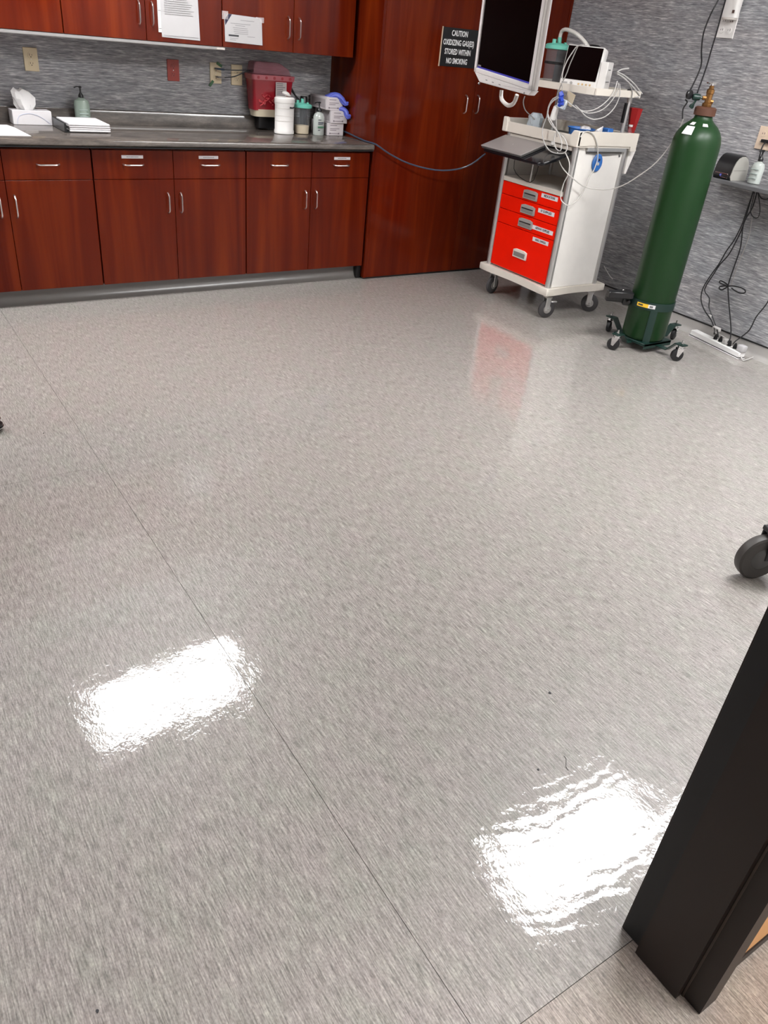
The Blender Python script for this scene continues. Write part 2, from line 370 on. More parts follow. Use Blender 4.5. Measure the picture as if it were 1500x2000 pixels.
XA, X_B, XC, XD, XE, XF_ = 1.5825, 2.052, 2.5248, 2.9945, 3.4625, 3.914
base_unit(-.75, -.285, .18, 'cherry base cabinet in the far left corner of the room')
base_unit(.18, .65, 1.116, 'cherry base cabinet second from the left end of the counter')
base_unit(1.116, XA, X_B, 'cherry base cabinet below the tissue box, no strips on its drawers')
base_unit(X_B, XC, XD, 'middle cherry base cabinet with white strips on both drawers', (-.005, -.012))
base_unit(XD, XE, XF_, 'cherry base cabinet next to the tall cabinet, strip on right drawer only', (0, .004))
# counter
ct = thing('countertop', 'dark grey streaked laminate countertop with low backsplash', 'countertop', (1.6, .3, .876))
pr = [(-.022, .876), (-.030, .884), (-.030, .904), (-.026, .911), (-.018, .914), (YB-.022, .914), (YB-.001, .914), (YB-.001, .876)]
MB().prism(pr, XL+.001, 3.922, 'x').build('top', COUNTER, ct, True, 30)
pr = [(YB-.020, .9145), (YB-.020, .990), (YB-.016, .997), (YB-.001, .997), (YB-.001, .9145)]
bs = MB().prism(pr, XL+.001, 3.922, 'x').build('backsplash', COUNTER, ct, True, 30)
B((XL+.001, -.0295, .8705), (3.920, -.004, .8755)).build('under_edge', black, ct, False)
# upper cabinets
UA, UB, UC, UD, UE, YU, ZU, ZT = 2.0415, 2.5015, 2.9657, 3.4436, 3.8939, .27, 1.3986, 2.42
def upper_unit(x0, xm, x1, label, hz=1.531, right=True, hl=.117):
    t = thing('wall_cabinet', label, 'cabinet', ((x0+x1)/2, .45, ZU))
    c = MB(); c.box((x0+.002, YU+DT+.001, ZU+.002), (x1-.002, YB-.002, ZT)); c.build('carcass', WOOD, t, False)
    for k, (a, b) in enumerate(((x0, xm), (xm, x1))):
        ga = .003 if k == 0 else g2; gb = g2 if k == 0 else .003
        d = B((a+ga, YU, ZU), (b-gb, YU+DT, ZT), .0012).build('door', WOOD, t, False)
        pull(d, (b-.040 if k == 0 else a+.036, YU, hz), hl, True)
    return t
upper_unit(-.75, -.28, .18, 'cherry wall cabinet in the far left corner of the room')
upper_unit(.18, .65, 1.116, 'cherry wall cabinet second from the left wall')
upper_unit(1.116, 1.581, UA, 'leftmost cherry wall cabinet seen above the tissue box')
upper_unit(UA, UB, UC, 'cherry wall cabinet with the tall white sheet taped on its right door')
upper_unit(UC, UD, UE, 'cherry wall cabinet with the landscape notice, next to the tall cabinet')
sf = struct(B((XL, YU-.01, ZT+.001), (3.922, YB, H)).build('trim_2', plain, None, False))
# pale strip light along the bottom of the wall cabinets
t = thing('under_cabinet_strip', 'long pale metal strip under the bottom edge of the wall cabinets', 'light strip', (1.5, .3, 1.38))
MB().prism([(YU+.012, ZU-.001), (YU+.002, ZU-.003), (YU+.002, ZU-.017), (YU+.010, ZU-.022), (YU+.04, ZU-.022), (YU+.045, ZU-.001)], XL+.01, 2.925, 'x').build('strip', mat('pale_strip', (.27, .26, .255), .4), t, False)
B((2.927, YU+.006, ZU-.018), (2.985, YU+.04, ZU-.001), .003).build('end_cap', white2, t)
# tall cabinet
t = thing('tall_cabinet', 'floor to ceiling cherry cabinet with two doors and a black caution sign', 'cabinet', (4.7, .3, 0))
yt = -.011; SX = 4.743
c = MB(); c.box((3.926, yt+.001, .012), (3.945, YB-.002, H-.002)); c.box((3.945, YB-.02, .012), (XR-.004, YB-.002, H-.002)); c.box((3.945, yt+.026, .012), (XR-.004, YB-.02, .05))
c.box((XR-.02, yt+.021, .05), (XR-.004, YB-.02, H-.002)); c.box((SX-.01, yt+.021, .05), (SX+.01, yt+.04, H-.002)); c.build('carcass', WOOD, t, False)
c = MB(); c.box((3.93, yt+.012, 0.0005), (XR-.004, .4, .0115)); c.build('plinth', black, t, False)
d1 = B((3.9465, yt, .014), (SX-g2, yt+DT, H-.01), .0012).build('door', WOOD, t, False)
d2 = B((SX+g2, yt, .014), (XR-.03, yt+DT, H-.01), .0012).build('door', WOOD, t, False)
B((XR-.028, yt, .014), (XR-.004, yt+DT, H-.01)).build('filler_strip', WOOD, t, False)
pull(d1, (SX-.080, yt, 1.183), .115, True); pull(d2, (SX+.028, yt, 1.186), .115, True)
lk = MB().lathe([(.009, 0), (.009, -.006), (.006, -.008)], (SX+.022, yt, 1.318), 12, 'y').build('lock', chrome, d2)
# caution sign on the left door of the tall cabinet
def on(M, dx=0, dy=0, dz=0): return Matrix.Translation((dx, dy, dz)) @ M
sx0, sx1, sz0, sz1 = 4.398, 4.703, 1.405, 1.630
s = B((sx0, yt-.003, sz0), (sx1, yt, sz1)); s = tag(s.build('caution_sign', black, None, False), 'black plastic sign with white capitals about oxidizing gases on the tall cabinet', 'sign')
B((sx0-.004, yt-.004, sz0-.002), (sx0+.003, yt, sz1+.002)).build('edge_strip', mat('tan_edge', (.55, .42, .30), .5), s, False)
wht = mat('white_lettering', (.80, .80, .80), .6)
for i, (ln, wd) in enumerate((('CAUTION', .135), ('OXIDIZING GAS(ES)', .262), ('STORED WITHIN', .222), ('NO SMOKING', .18))):
    zz = sz1-.032-i*.0535; o = text('lettering', ln, .046, on(FRONTY, (sx0+sx1)/2-.006, yt-.0034, zz), wht, s, bold=.0008)
    k = wd/max(1e-6, o.dimensions.x if o.dimensions.x > 0 else 1)
    xs = [v.co.x for v in o.data.vertices]; w0 = max(xs)-min(xs); cx = (max(xs)+min(xs))/2
    for v in o.data.vertices: v.co.x = cx+(v.co.x-cx)*wd/w0
# sheets on the wall cabinet doors
def sheet_lines(parent, x0, x1, z0, dz, n, y, m, h=.0022, jit=.35):
    b = MB()
    for i in range(n):
        e = x1-(x1-x0)*random.uniform(0, jit); b.box((x0, y-.0006, z0-i*dz-h), (e, y, z0-i*dz))
    return b.build('print_lines', m, parent, False)
yp = YU-.004
sheet = mat('sheet_paper', (.47, .46, .465), .75)
s = thing('paper_sheet', 'tall white sheet in a plastic sleeve taped to a wall cabinet door', 'paper', (2.70, yp, 1.55))
M0 = T((2.705, yp, 1.57), 0)
b = MB(); b.hull([(2.592, yp+.003, 1.423), (2.822, yp, 1.420), (2.812, yp+.002, 1.73), (2.580, yp+.003, 1.73), (2.592, YU, 1.423), (2.822, YU-.0005, 1.420), (2.812, YU, 1.73), (2.580, YU, 1.73)], [(0, 1, 2, 3), (7, 6, 5, 4), (0, 4, 5, 1), (1, 5, 6, 2), (2, 6, 7, 3), (3, 7, 4, 0)]); b.build('sheet', sheet, s, False)
b = MB(); b.box((2.572, yp, 1.445), (2.590, YU-.0005, 1.73), .0008); b.build('binding_strip', white, s, False)
[B((2.574, yp-.001, z), (2.589, yp, z+.004)).build('punched_hole', greyink, s, False) for z in (1.462, 1.55, 1.63)]
pl_ = mat('faint_print', (.33, .325, .33), .8); sheet_lines(s, 2.612, 2.79, 1.70, .0105, 16, yp-.0003, pl_, .0026, .25)
b = MB(); b.box((2.60, yp-.0011, 1.432), (2.812, yp-.0008, 1.434)); b.build('sheet_fold', greyink, s, False)
s = thing('notice', 'white landscape notice with navy corner taped to the right wall cabinet', 'notice', (3.1, yp, 1.49))
nx0, nx1, nz0, nz1 = 2.982, 3.222, 1.424, 1.572
MB().prism([(nx0, nz0+.004), (nx1+.006, nz0), (nx1, nz1-.006), (nx0-.004, nz1)], yp, YU-.0005, 'y').build('card', sheet, s, False)
MB().prism([(nx0-.001, nz1-.030), (nx0+.020, nz1-.0012), (nx0+.044, nz1-.0018), (nx0+.001, nz1-.060)], yp-.0006, yp-.0001, 'y').build('corner_band', navy, s, False)
MB().prism([(nx0-.003, nz1-.001), (nx0-.003, nz1-.03), (nx0+.016, nz1-.001)], yp-.0006, yp-.0001, 'y').build('corner_patch', greyink, s, False)
b = MB()
for x0, x1, z in ((.035, .165, -.045), (.065, .130, -.055), (.05, .145, -.067), (.055, .15, -.077), (.055, .15, -.087), (.06, .15, -.096), (.03, .085, -.122), (.03, .07, -.131), (.145, .195, -.108), (.10, .19, -.026)):
    b.box((nx0+x0, yp-.0006, nz1+z-.0028), (nx0+x1, yp-.0001, nz1+z))
b.build('print_lines', greyink, s, False)
B((nx0+.022, yp-.0008, nz1-.114), (nx0+.088, yp-.0002, nz1-.105)).build('black_bar', ink, s, False)
b = MB(); b.box((nx0-.018, yp-.001, nz1-.03), (nx0+.02, yp-.0005, nz1+.012)); b.box((nx1-.04, yp-.001, nz1-.012), (nx1+.014, yp-.0005, nz1-.002)); b.box((nx1-.01, yp-.001, nz1-.03), (nx1+.014, yp-.0005, nz1-.006))
tp = bpy.data.materials.new('tape_clear'); tp.use_nodes = True; q = tp.node_tree.nodes['Principled BSDF']; q.inputs['Base Color'].default_value = (.9, .8, .8, 1); q.inputs['Alpha'].default_value = .25; q.inputs['Roughness'].default_value = .2
b.build('tape', tp, s, False)

# ------------------------------------------------------------------ wall outlets
def outlet(x, z, label, m, dark=ink, h=.120, w=.078, tilt=0):
    t = thing('outlet_plate', label, 'outlet', (x, YB-.002, z))
    B((x-w/2, YB-.007, z-h/2), (x+w/2, YB-.0005, z+h/2), .002).build('plate', m, t, False)
    for dz in (.021, -.021):
        r = MB().lathe([(.0165, 0), (.0165, -.003)], (x, YB-.007, z+dz), 16, 'y').build('receptacle', m, t)
        s = MB(); s.box((x-.0075, YB-.0108, z+dz-.002), (x-.0055, YB-.0100, z+dz+.008)); s.box((x+.0055, YB-.0108, z+dz-.002), (x+.0075, YB-.0100, z+dz+.006)); s.lathe([(.0028, -.0108), (.0028, -.0100)], (x, YB, z+dz-.008), 8, 'y')
        s.build('slots', dark, r, False)
    MB().lathe([(.003, -.0075), (.002, -.0085)], (x, YB, z), 8, 'y').build('screw', steel, t)
    return t
outlet(1.925, 1.243, 'cream duplex outlet above the tissue box', cream)
outlet(2.774, 1.235, 'dark red duplex outlet on the backsplash wall', redp)
outlet(3.060, 1.235, 'cream wall plate with two black cables plugged in', cream)
outlet(3.208, 1.232, 'cream duplex outlet just left of the sharps container', cream)
for x, z, r, l in ((3.085, 1.285, .5, 'small green tape scrap above the cabled wall plate'), (3.028, 1.175, -.9, 'small green tape scrap at the lower left of the cabled wall plate')):
    b = MB(); b.M = T((x, YB-.009, z), 0, 0, r); b.box((-.020, -.001, -.008), (.020, .0008, .008)); tag(b.build('tape_scrap', greentape, None, False), l, 'tape')
for k, (z0, z1, l) in enumerate(((1.262, 1.258, 'upper black cable from the wall plate to behind the sharps container'), (1.215, 1.25, 'lower black cable from the wall plate to behind the sharps container'))):
    P = [(3.055+.008*k, YB-.012, z0), (3.06+.008*k, YB-.04, z0), (3.10, YB-.055, z0-.001+.002*k), (3.17, YB-.06, z0+.0+.012*k), (3.25, YB-.055, z1+.008), (3.31, YB-.05, z1+.012)]
    t = thing('black_cable', l, 'cable', P[0]); MB().tube(P, .0035, 8).build('cord', kcable, t); MB().tube(P[:3], .0060, 8, smooth=2).build('plug', bcable if k == 0 else grey, t)

# ------------------------------------------------------------------ sharps container
t = thing('sharps_container', 'wall-mounted red sharps container with clear pink lid and white label', 'container', (3.41, .53, .98))
x0, x1, yb, yfr = 3.262, 3.562, YB-.012, .475
def taper(x0, x1, y0, y1, z0, z1, k=.0, bev=.012, ky=0):
    b = MB(); V = []
    def rr(x0, x1, y0, y1, z):
        o = []
        for cx, cy, a0 in ((x1-bev, y1-bev, 0), (x0+bev, y1-bev, 90), (x0+bev, y0+bev, 180), (x1-bev, y0+bev, 270)):
            for q in (0, 30, 60, 90): a = math.radians(a0+q); o.append((cx+bev*math.cos(a), cy+bev*math.sin(a), z))
        return o
    lo = rr(x0+k, x1-k, y0+ky, y1, z0); hi = rr(x0, x1, y0, y1, z1); n = len(lo)
    b._add(lo+hi, [list(range(n))[::-1], list(range(n, 2*n))]+[(i, (i+1) % n, n+(i+1) % n, n+i) for i in range(n)]); return b
taper(x0, x1, yfr, yb, 1.040, 1.225, .018, .02, .02).build('body', sharps, t)
taper(x0+.02, x1-.02, yfr+.018, yb, 1.000, 1.046, .012, .03, .012).build('base_cup', mat('cream_tray', (.68, .60, .45), .45), t)
taper(x0-.010, x1+.010, yfr-.008, yb, 1.222, 1.252, .004, .02).build('lid_rim', mat('pink_rim', (.42, .10, .12), .3), t)
b = MB(); [b.lathe([(.009, -.0095), (.009, -.0075)], (x0+.035+i*.058, yfr, 1.236), 10, 'y') for i in range(5)]; b.build('lid_notch', sharps, t, False)
b = MB(); b.prism([(x0+.008, 1.252), (x0+.022, 1.318), (x0+.036, 1.325), (x0+.20, 1.325), (x1-.03, 1.29), (x1-.01, 1.252)], yfr+.02, yb-.01, 'y', .003); b.build('clear_cover', smoke, t)
b = MB(); b.box((3.425, yfr-.0055, 1.085), (3.505, yfr-.0035, 1.215)); lb = b.build('label', mat('label_grey', (.50, .44, .44), .6), t, False)
b = MB(); [b.box((3.431, yfr-.0062, 1.205-i*.011), (3.431+random.uniform(.045, .068), yfr-.0056, 1.208-i*.011)) for i in range(10)]; b.build('lettering', ink, lb, False)
B((3.438, yfr-.004, 1.045), (3.468, yfr-.001, 1.082)).build('red_square', mat('dark_red', (.25, .01, .01), .5), t, False)
b = MB()
for i in range(26):
    a = Vector((random.uniform(3.31, 3.48), yfr+.003+random.uniform(0, .006), random.uniform(1.06, 1.14))); d_ = Vector((random.uniform(-.03, .03), .004, random.uniform(-.02, .02))); b.tube([a, a+d_], .004, 5, smooth=1)
sh = b.build('sharps_inside', sharps2, t); sh['kind'] = 'stuff'
B((3.33, .53, .925), (3.47, YB-.0225, .999), .004).build('bracket', black, t)

# things along the right end of the counter
Z = .9145
t = thing('wipes_canister', 'large white wipes canister in front of the sharps container', 'canister', (3.450, .385, Z))
cx, cy = 3.450, .385
MB().lathe([(.064, 0), (.070, .004), (.070, .022), (.067, .026), (.067, .175), (.070, .180), (.070, .186)], (cx, cy, Z), 32, sy=.75).build('body', white, t)
MB().lathe([(.070, .187), (.072, .190), (.071, .215), (.062, .222), (.03, .224)], (cx, cy, Z), 32, sy=.75).build('lid', white, t)
b = MB(); b.M = T((cx+.004, cy-.012, Z+.236), 0, -.15, .35); b.lathe([(.002, -.004), (.03, 0), (.034, .006), (.02, .016), (.004, .02)], n=16, sy=.6); b.build('flip_cap', white, t)
b = MB(); [b.lathe([(.0683, z), (.0692, z+.001), (.0683, z+.002)], (cx, cy, Z), 32, sy=.75, cap=False) for z in (.08, .11, .155)]; b.build('rib', white2, t)
b = MB(); b.M = T((cx+.026, cy-.0485, Z+.163), .32); b.box((-.014, -.002, -.004), (-.002, 0, .006)); b.box((.0, -.002, -.004), (.013, 0, .004)); b.box((.020, -.002+.004, -.003), (.034, .008, .005)); b.build('print', ink, t, False)
def canister(t, cx, cy, Z, k=1.0, fill=True):
    MB().lathe([(.046*k, .002), (.050*k, .006), (.056*k, .165*k)], (cx, cy, Z), 28, cap=False).build('jar', clear, t)
    if fill: MB().lathe([(.044*k, .001), (.048*k, .004), (.0495*k, .052*k), (.02*k, .055*k)], (cx, cy, Z), 28).build('cream_base', mat('cream_powder', (.62, .52, .36), .6), t)
    b = MB(); [b.box((cx-.012, cy-.054*k, Z+(.07+i*.011)*k), (cx-.012+(.018 if i % 2 else .010), cy-.052*k, Z+(.072+i*.011)*k)) for i in range(7)]; b.build('scale_marks', ink, t, False)
    l = MB(); l.lathe([(.060*k, .160*k), (.066*k, .163*k), (.066*k, .178*k), (.058*k, .184*k), (.02*k, .190*k)], (cx, cy, Z), 28); l.build('lid', teal, t)
    b = MB(); b.lathe([(.012*k, .186*k), (.010*k, .215*k)], (cx, cy, Z), 12); b.lathe([(.010*k, .180*k), (.010*k, .205*k)], (cx-.035*k, cy, Z), 12); b.lathe([(.008*k, .180*k), (.008*k, .195*k)], (cx+.035*k, cy-.012, Z), 12); b.build('port', teal, t)
t = thing('suction_canister', 'clear suction canister with teal lid on the counter beside the wipes', 'canister', (3.600, .415, Z)); canister(t, 3.600, .415, Z)
def pump(t, x, y, z, m=black, k=1, d=-1):
    b = MB(); b.lathe([(.015*k, 0), (.015*k, .012*k), (.009*k, .022*k), (.005*k, .028*k), (.005*k, .05*k), (.009*k, .052*k), (.009*k, .060*k), (.004*k, .062*k)], (x, y, z), 14)
    b.tube([(x, y, z+.056*k), (x+d*.02*k, y, z+.057*k), (x+d*.036*k, y, z+.051*k)], .0035*k, 6, smooth=2); b.build('pump', m, t)
t = thing('sanitizer_bottle', 'pale sanitizer bottle with black pump left of the glove boxes', 'bottle', (3.705, .365, Z))
MB().lathe([(.034, 0), (.037, .004), (.037, .115), (.030, .132), (.014, .142), (.013, .148)], (3.705, .365, Z), 24, sx=1.1, sy=.8).build('body', gel2, t)
pump(t, 3.705, .365, Z+.145)
b = MB(); [b.box((3.685, .333, Z+z), (3.685+w_, .336, Z+z+h_)) for z, w_, h_ in ((.095, .022, .004), (.078, .04, .005), (.070, .036, .003), (.032, .016, .003), (.032, .0, .0))]; b.build('lettering', navy, t, False)
B((3.683, .3325, Z+.048), (3.728, .336, Z+.057)).build('green_band', mat('green_print', (.05, .16, .09), .5), t, False)
# glove boxes
gx0, gy0 = 3.765, .345
def glovebox(x0, y0, z0, label, gl, dx=.130, h=.078):
    t = thing('glove_box', label, 'box', (x0+.06, y0+.12, z0), group='stacked glove boxes')
    B((x0, y0, z0), (x0+dx, y0+.235, z0+h), .002).build('carton', mat('carton', (.60, .56, .57), .6), t, False)
    b = MB(); [b.box((x0+.022, y0-.0008, z0+h*q), (x0+.022+w_, y0-.0001, z0+h*q+.0035)) for q, w_ in ((.80, .055), (.55, .075), (.42, .05), (.15, .07))]
    b.box((x0+.018, y0-.001, z0+h*.12), (x0+.026, y0-.0001, z0+h*.24)); b.box((x0+.088, y0-.001, z0+h*.12), (x0+.098, y0-.0001, z0+h*.24)); b.build('lettering', mat('box_ink', (.18, .15, .17), .7), t, False)
    B((x0-.0006, y0+.02, z0+.012), (x0, y0+.21, z0+h-.014)).build('side_panel_print', mat('side_print', (.40, .36, .37), .7), t, False)
    if gl:
        zz = z0+h; b = MB(); X = x0+dx
        n = 14
        for s_, (a, r0, dz) in enumerate(((0, .020, 0), (.03, .016, -.012), (-.025, .014, -.004))):
            P = [(X-.09, y0+.06+a, zz-.002), (X-.05, y0+.030+a*.5, zz+.012), (X-.020, y0-.004+a*.3, zz+.002+dz), (min(X+.002, 3.905), y0-.030+a*.2, zz-.026+dz), (min(X+.012, 3.908), y0-.052, zz-.020+dz)]
            P = [Vector(p) for p in P]; b.tube(P, [r0*.6, r0, r0, r0*.8, r0*.6, r0*.4, r0*.25] if gl == 1 else [r0*.6, r0*.9, r0*.8, r0*.6, r0*.45], 8)
        b.build('glove', glove, t)
    return t
glovebox(gx0+.002, gy0+.005, Z, 'white glove box at the bottom of the stack of three', 0)
glovebox(gx0+.024, gy0-.002, Z+.079, 'white glove box in the middle of the stack, small blue glove end out', 2)
glovebox(gx0-.010, gy0+.012, Z+.158, 'white glove box on top of the stack, blue glove draped out', 1)
t = thing('black_cylinder', 'narrow black container behind the teal-lidded canister', 'container', (3.665, .52, Z))
MB().lathe([(.024, 0), (.026, .005), (.026, .215), (.022, .222)], (3.665, .52, Z), 16).build('body', black, t)
for k, l in enumerate(('left black cable running down behind the teal-lidded canister', 'right black cable running down behind the teal-lidded canister')):
    P = [(3.56+.006*k, .575, 1.225-.03*k), (3.59+.012*k, .545, 1.165-.02*k), (3.622+.013*k, .51, 1.10), (3.642+.013*k, .47, 1.05), (3.65+.02*k, .46, .93)]
    tag(MB().tube(P, .0055, 8).build('black_cable', kcable), l, 'cable')

# left end of the counter
t = thing('tissue_box', 'white tissue box with a tissue pulled up on the counter', 'tissue box', (1.87, .55, Z))
x0, x1, y0, y1 = 1.757, 1.972, .482, .590
B((x0, y0, Z), (x1, y1, Z+.075), .002).build('carton', paper, t, False)
b = MB(); b.tube([(x0+.02, y0-.001, Z+.004), (x0+.035, y0-.001, Z+.045), (x0+.09, y0-.001, Z+.060), (x0+.15, y0-.001, Z+.045), (x1-.01, y0-.001, Z+.006)], .0012, 4); b.build('blue_swirl', mat('swirl_print', (.45, .50, .66), .6), t, False)
b = MB(); b.lathe([(.055, .0752), (.050, .0758)], (x0+.1, (y0+y1)/2, Z), 20, sy=.4); b.build('slot', mat('slot_film', (.35, .36, .38), .3), t, False)
b = MB(); n = 18; rings = []; V = []
prof = [(.034, 0), (.046, .028), (.050, .060), (.040, .088), (.018, .105)]
for j, (r, h) in enumerate(prof):
    for i in range(n):
        a = 2*PI*i/n; q = 1+.30*math.sin(3*a+j*.8)+.16*math.sin(7*a+j); V.append((x0+.088+r*q*math.cos(a)*1.05-.008*j, (y0+y1)/2+r*q*math.sin(a)*.45, Z+.073+h*(1+.10*math.sin(2*a+1))))
b._add(V, [(j*n+i, j*n+(i+1) % n, (j+1)*n+(i+1) % n, (j+1)*n+i) for j in range(len(prof)-1) for i in range(n)]+[list(range(4*n, 5*n))]); b.build('tissue', mat('tissue', (.80, .79, .78), .8), t, True, 25)
t = thing('loose_papers', 'white loose sheets at the left edge of the counter', 'paper', (1.55, .3, Z))
b = MB(); b.prism([(1.40, .03), (1.757, .040), (1.752, .10), (1.735, .36), (1.715, .455), (1.40, .44)], Z, Z+.0015); b.build('sheet', paper, t, False)
b = MB(); b.prism([(1.38, .06), (1.70, .055), (1.70, .42), (1.37, .44)], Z+.0015, Z+.003); b.build('sheet', paper, t, False)
t = thing('binder', 'black ring binder lying under a stack of white papers', 'binder', (2.13, .36, Z))
B((1.985, .205, Z), (2.215, .50, Z+.005), .001).build('cover', black, t, False)
b = MB(); b.box((1.972, .203, Z+.0002), (1.984, .500, Z+.048), .002)
_ = MB(); _.M = T((1.99, .355, Z+.004), 0, 0, -.0); _.hull([(-.004, -.15, 0), (-.028, -.15, .040), (-.022, -.15, .042), (.004, -.15, .004), (-.004, .145, 0), (-.028, .145, .040), (-.022, .145, .042), (.004, .145, .004)], [(0, 1, 2, 3), (4, 7, 6, 5), (0, 4, 5, 1), (1, 5, 6, 2), (2, 6, 7, 3), (0, 3, 7, 4)]); b.build('spine', black, t, False)
for i in range(4):
    dx = random.uniform(-.003, .003); B((1.998+dx, .198+dx, Z+.0055+i*.011), (2.228+dx, .487+dx, Z+.0155+i*.011), .003).build('paper_stack', paper, t, False)
t = thing('soap_bottle', 'grey-green soap bottle with black pump behind the binder', 'bottle', (2.165, .535, Z))
MB().lathe([(.038, 0), (.042, .004), (.042, .115), (.036, .136), (.018, .146), (.015, .152)], (2.165, .535, Z), 24, sx=1.1, sy=.8).build('body', gel, t)
pump(t, 2.165, .535, Z+.150)
b = MB(); [b.box((2.14, .5000, Z+z), (2.19, .5035, Z+z+.003)) for z in (.05, .065, .085)]; b.build('lettering', mat('grey_green_print', (.35, .42, .40), .5), t, False)

# blue network cable from behind the glove boxes across the tall cabinet to the cart
P = [(3.86, .592, .95), (3.915, .586, .945), (3.919, .36, .940), (3.918, .20, .928), (3.915, .08, .921), (3.925, -.040, .917)]
P += [Vector((4.0323, -0.05, 0.8626)), Vector((4.1982, -0.07, 0.8015)), Vector((4.3896, -0.12, 0.77)), Vector((4.5251, -0.18, 0.7835)), Vector((4.601, -0.25, 0.8288)), Vector((4.6496, -0.33, 0.9114))]
tag(MB().tube(P, .0052, 8).build('network_cable', bcable), 'dark blue network cable draped from the counter to the laptop tray', 'cable')

# ================================================================== crash cart
CX, CY = 4.92, -.84
t = thing('medical_cart', 'white medical cart with red drawers and an upper shelf', 'cart', (CX, CY, 0))
fy0, fy1, fx0, fx1 = -1.165, -.515, 4.652, 5.135     # body footprint (y = width, x = depth)
b = MB(); pts = []
def wavy(x0, x1, y0, y1, dip=.018):
    o = []
    for i in range(9): u = i/8; o.append((x0+dip*math.sin(PI*u)**2, y1+(y0-y1)*u))
    for i in range(1, 9): u = i/8; o.append((x0+(x1-x0)*u, y0+dip*math.sin(PI*u)**2))
    for i in range(1, 9): u = i/8; o.append((x1, y0+(y1-y0)*u))
    for i in range(1, 8): u = i/8; o.append((x1+(x0-x1)*u, y1))
    return o
b.prism(wavy(4.628, 5.19, -1.190, -.470), .162, .208, 'z', .006); b.build('base', cartb, t)
def caster(t, x, y, ang, r=.060, w=.030, top=.16, lock=False):
    c = MB(); c.M = T((x, y, 0), ang)
    c.box((-.012, -w/2-.009, r-.012), (.024, -w/2-.003, top-.018), .003); c.box((-.012, w/2+.003, r-.012), (.024, w/2+.009, top-.018), .003); c.box((-.02, -w/2-.009, top-.022), (.03, w/2+.009, top-.012), .003)
    c.lathe([(.016, 0), (.016, .012)], (.018, 0, top-.012), 14); f = c.build('caster', alu, t)
    c = MB(); c.M = T((x, y, 0), ang); c.lathe([(r*.80, -w/2), (r, -w/2+.006), (r, w/2-.006), (r*.80, w/2)], (0, 0, r+.001), 24, 'y'); c.build('wheel', fcol, f)
    c = MB(); c.M = T((x, y, 0), ang); c.lathe([(r*.45, -w/2-.002), (r*.5, -w/2+.001), (r*.5, w/2-.001), (r*.45, w/2+.002)], (0, 0, r+.001), 16, 'y'); c.lathe([(.007, -w/2-.012), (.007, w/2+.012)], (0, 0, r+.001), 8, 'y'); c.build('hub', grey, f)
    if lock:
        c = MB(); c.M = T((x, y, 0), ang); c.box((-.07, -.012, top-.055), (-.02, .012, top-.045), .003); c.build('brake_lever', alu, f)
caster(t, 4.70, -.565, .2); caster(t, 4.70, -1.145, 2.9, lock=True); caster(t, 5.135, -1.135, 2.2); caster(t, 5.135, -.56, .4)
for (x, y) in ((4.668, -1.150), (4.668, -.532), (5.105, -1.150), (5.105, -.532)):
    b = MB(); b.M = Matrix.Translation((x, y, 0)); b.lathe([(.021, .205), (.021, 1.085)], n=16); b.box((-.012, -.012, .206), (.012, .012, 1.08)); b.build('corner_post', alu, t)
B((4.69, -1.160, .209), (5.085, -1.146, 1.078), .002).build('side_panel', cartw, t, False)
B((4.69, -.536, .209), (5.085, -.522, 1.078), .002).build('side_panel', cartw, t, False)
B((5.10, -1.14, .209), (5.114, -.54, 1.078)).build('back_panel', cartw, t, False)
B((4.650, -1.128, .782), (5.095, -.554, .812), .003).build('mid_shelf', cartb, t, False)
B((4.68, -1.13, .212), (5.09, -.553, .222)).build('bottom_plate', cartb, t, False)
# drawers
zd = [(.6975, .7795, .737, .060, .0), (.6045, .6955, .645, .060, .0), (.5115, .6025, .557, .060, .0), (.223, .5095, .354, .064, .0)]
labs = [('MEDICATIONS', -1.018, .758), ('IV SUPPLIES', -1.014, .664), ('AIRWAY SUPPLIES', -1.010, .552), ('NASAL CANNULA', -1.012, .480)]
for i, (za, zb, hz, hh, _) in enumerate(zd):
    d = B((4.656, -1.127, za+.0008), (4.676, -.556, zb-.0008), .0015).build('drawer', RED, t, False)
    B((4.677, -1.12, za+.006), (5.08, -.563, zb-.012)).build('drawer_box', dgrey, d, False)
    hy = -.846; w_ = .068
    h_ = MB(); h_.prism([(hy-w_, hz-.028), (hy+w_, hz-.028), (hy+w_, hz+.022), (hy+w_*.6, hz+.030), (hy-w_*.6, hz+.030), (hy-w_, hz+.022)], 4.644, 4.6555, 'x', .003)
    h_.build('handle', grey if i < 3 else cartb, d)
    hr = MB(); hr.box((4.6415, hy-w_+.012, hz-.018), (4.645, hy+w_-.012, hz+.002 if i < 3 else hz+.012), .001); hr.build('recess', mat('handle_recess', (.20, .19, .18), .4), d, False)
    if i < 3: B((4.6405, hy-w_+.014, hz+.004), (4.645, hy+w_-.014, hz+.009)).build('slot', black, d, False)
    body, ly, lz = labs[i]; lw = .10 if i == 2 else .076
    p = B((4.655, ly-lw, lz-.013), (4.656, ly+lw, lz+.013)).build('name_strip', paper, d, False)
    o = text('lettering', body, .020, on(FRONTX, 4.6548, ly, lz), ink, p, bold=.0006)
    ys = [v.co.y for v in o.data.vertices]; w0 = max(ys)-min(ys); c0 = (max(ys)+min(ys))/2; tw = lw*1.35
    for v in o.data.vertices: v.co.y = c0+(v.co.y-c0)*tw/w0
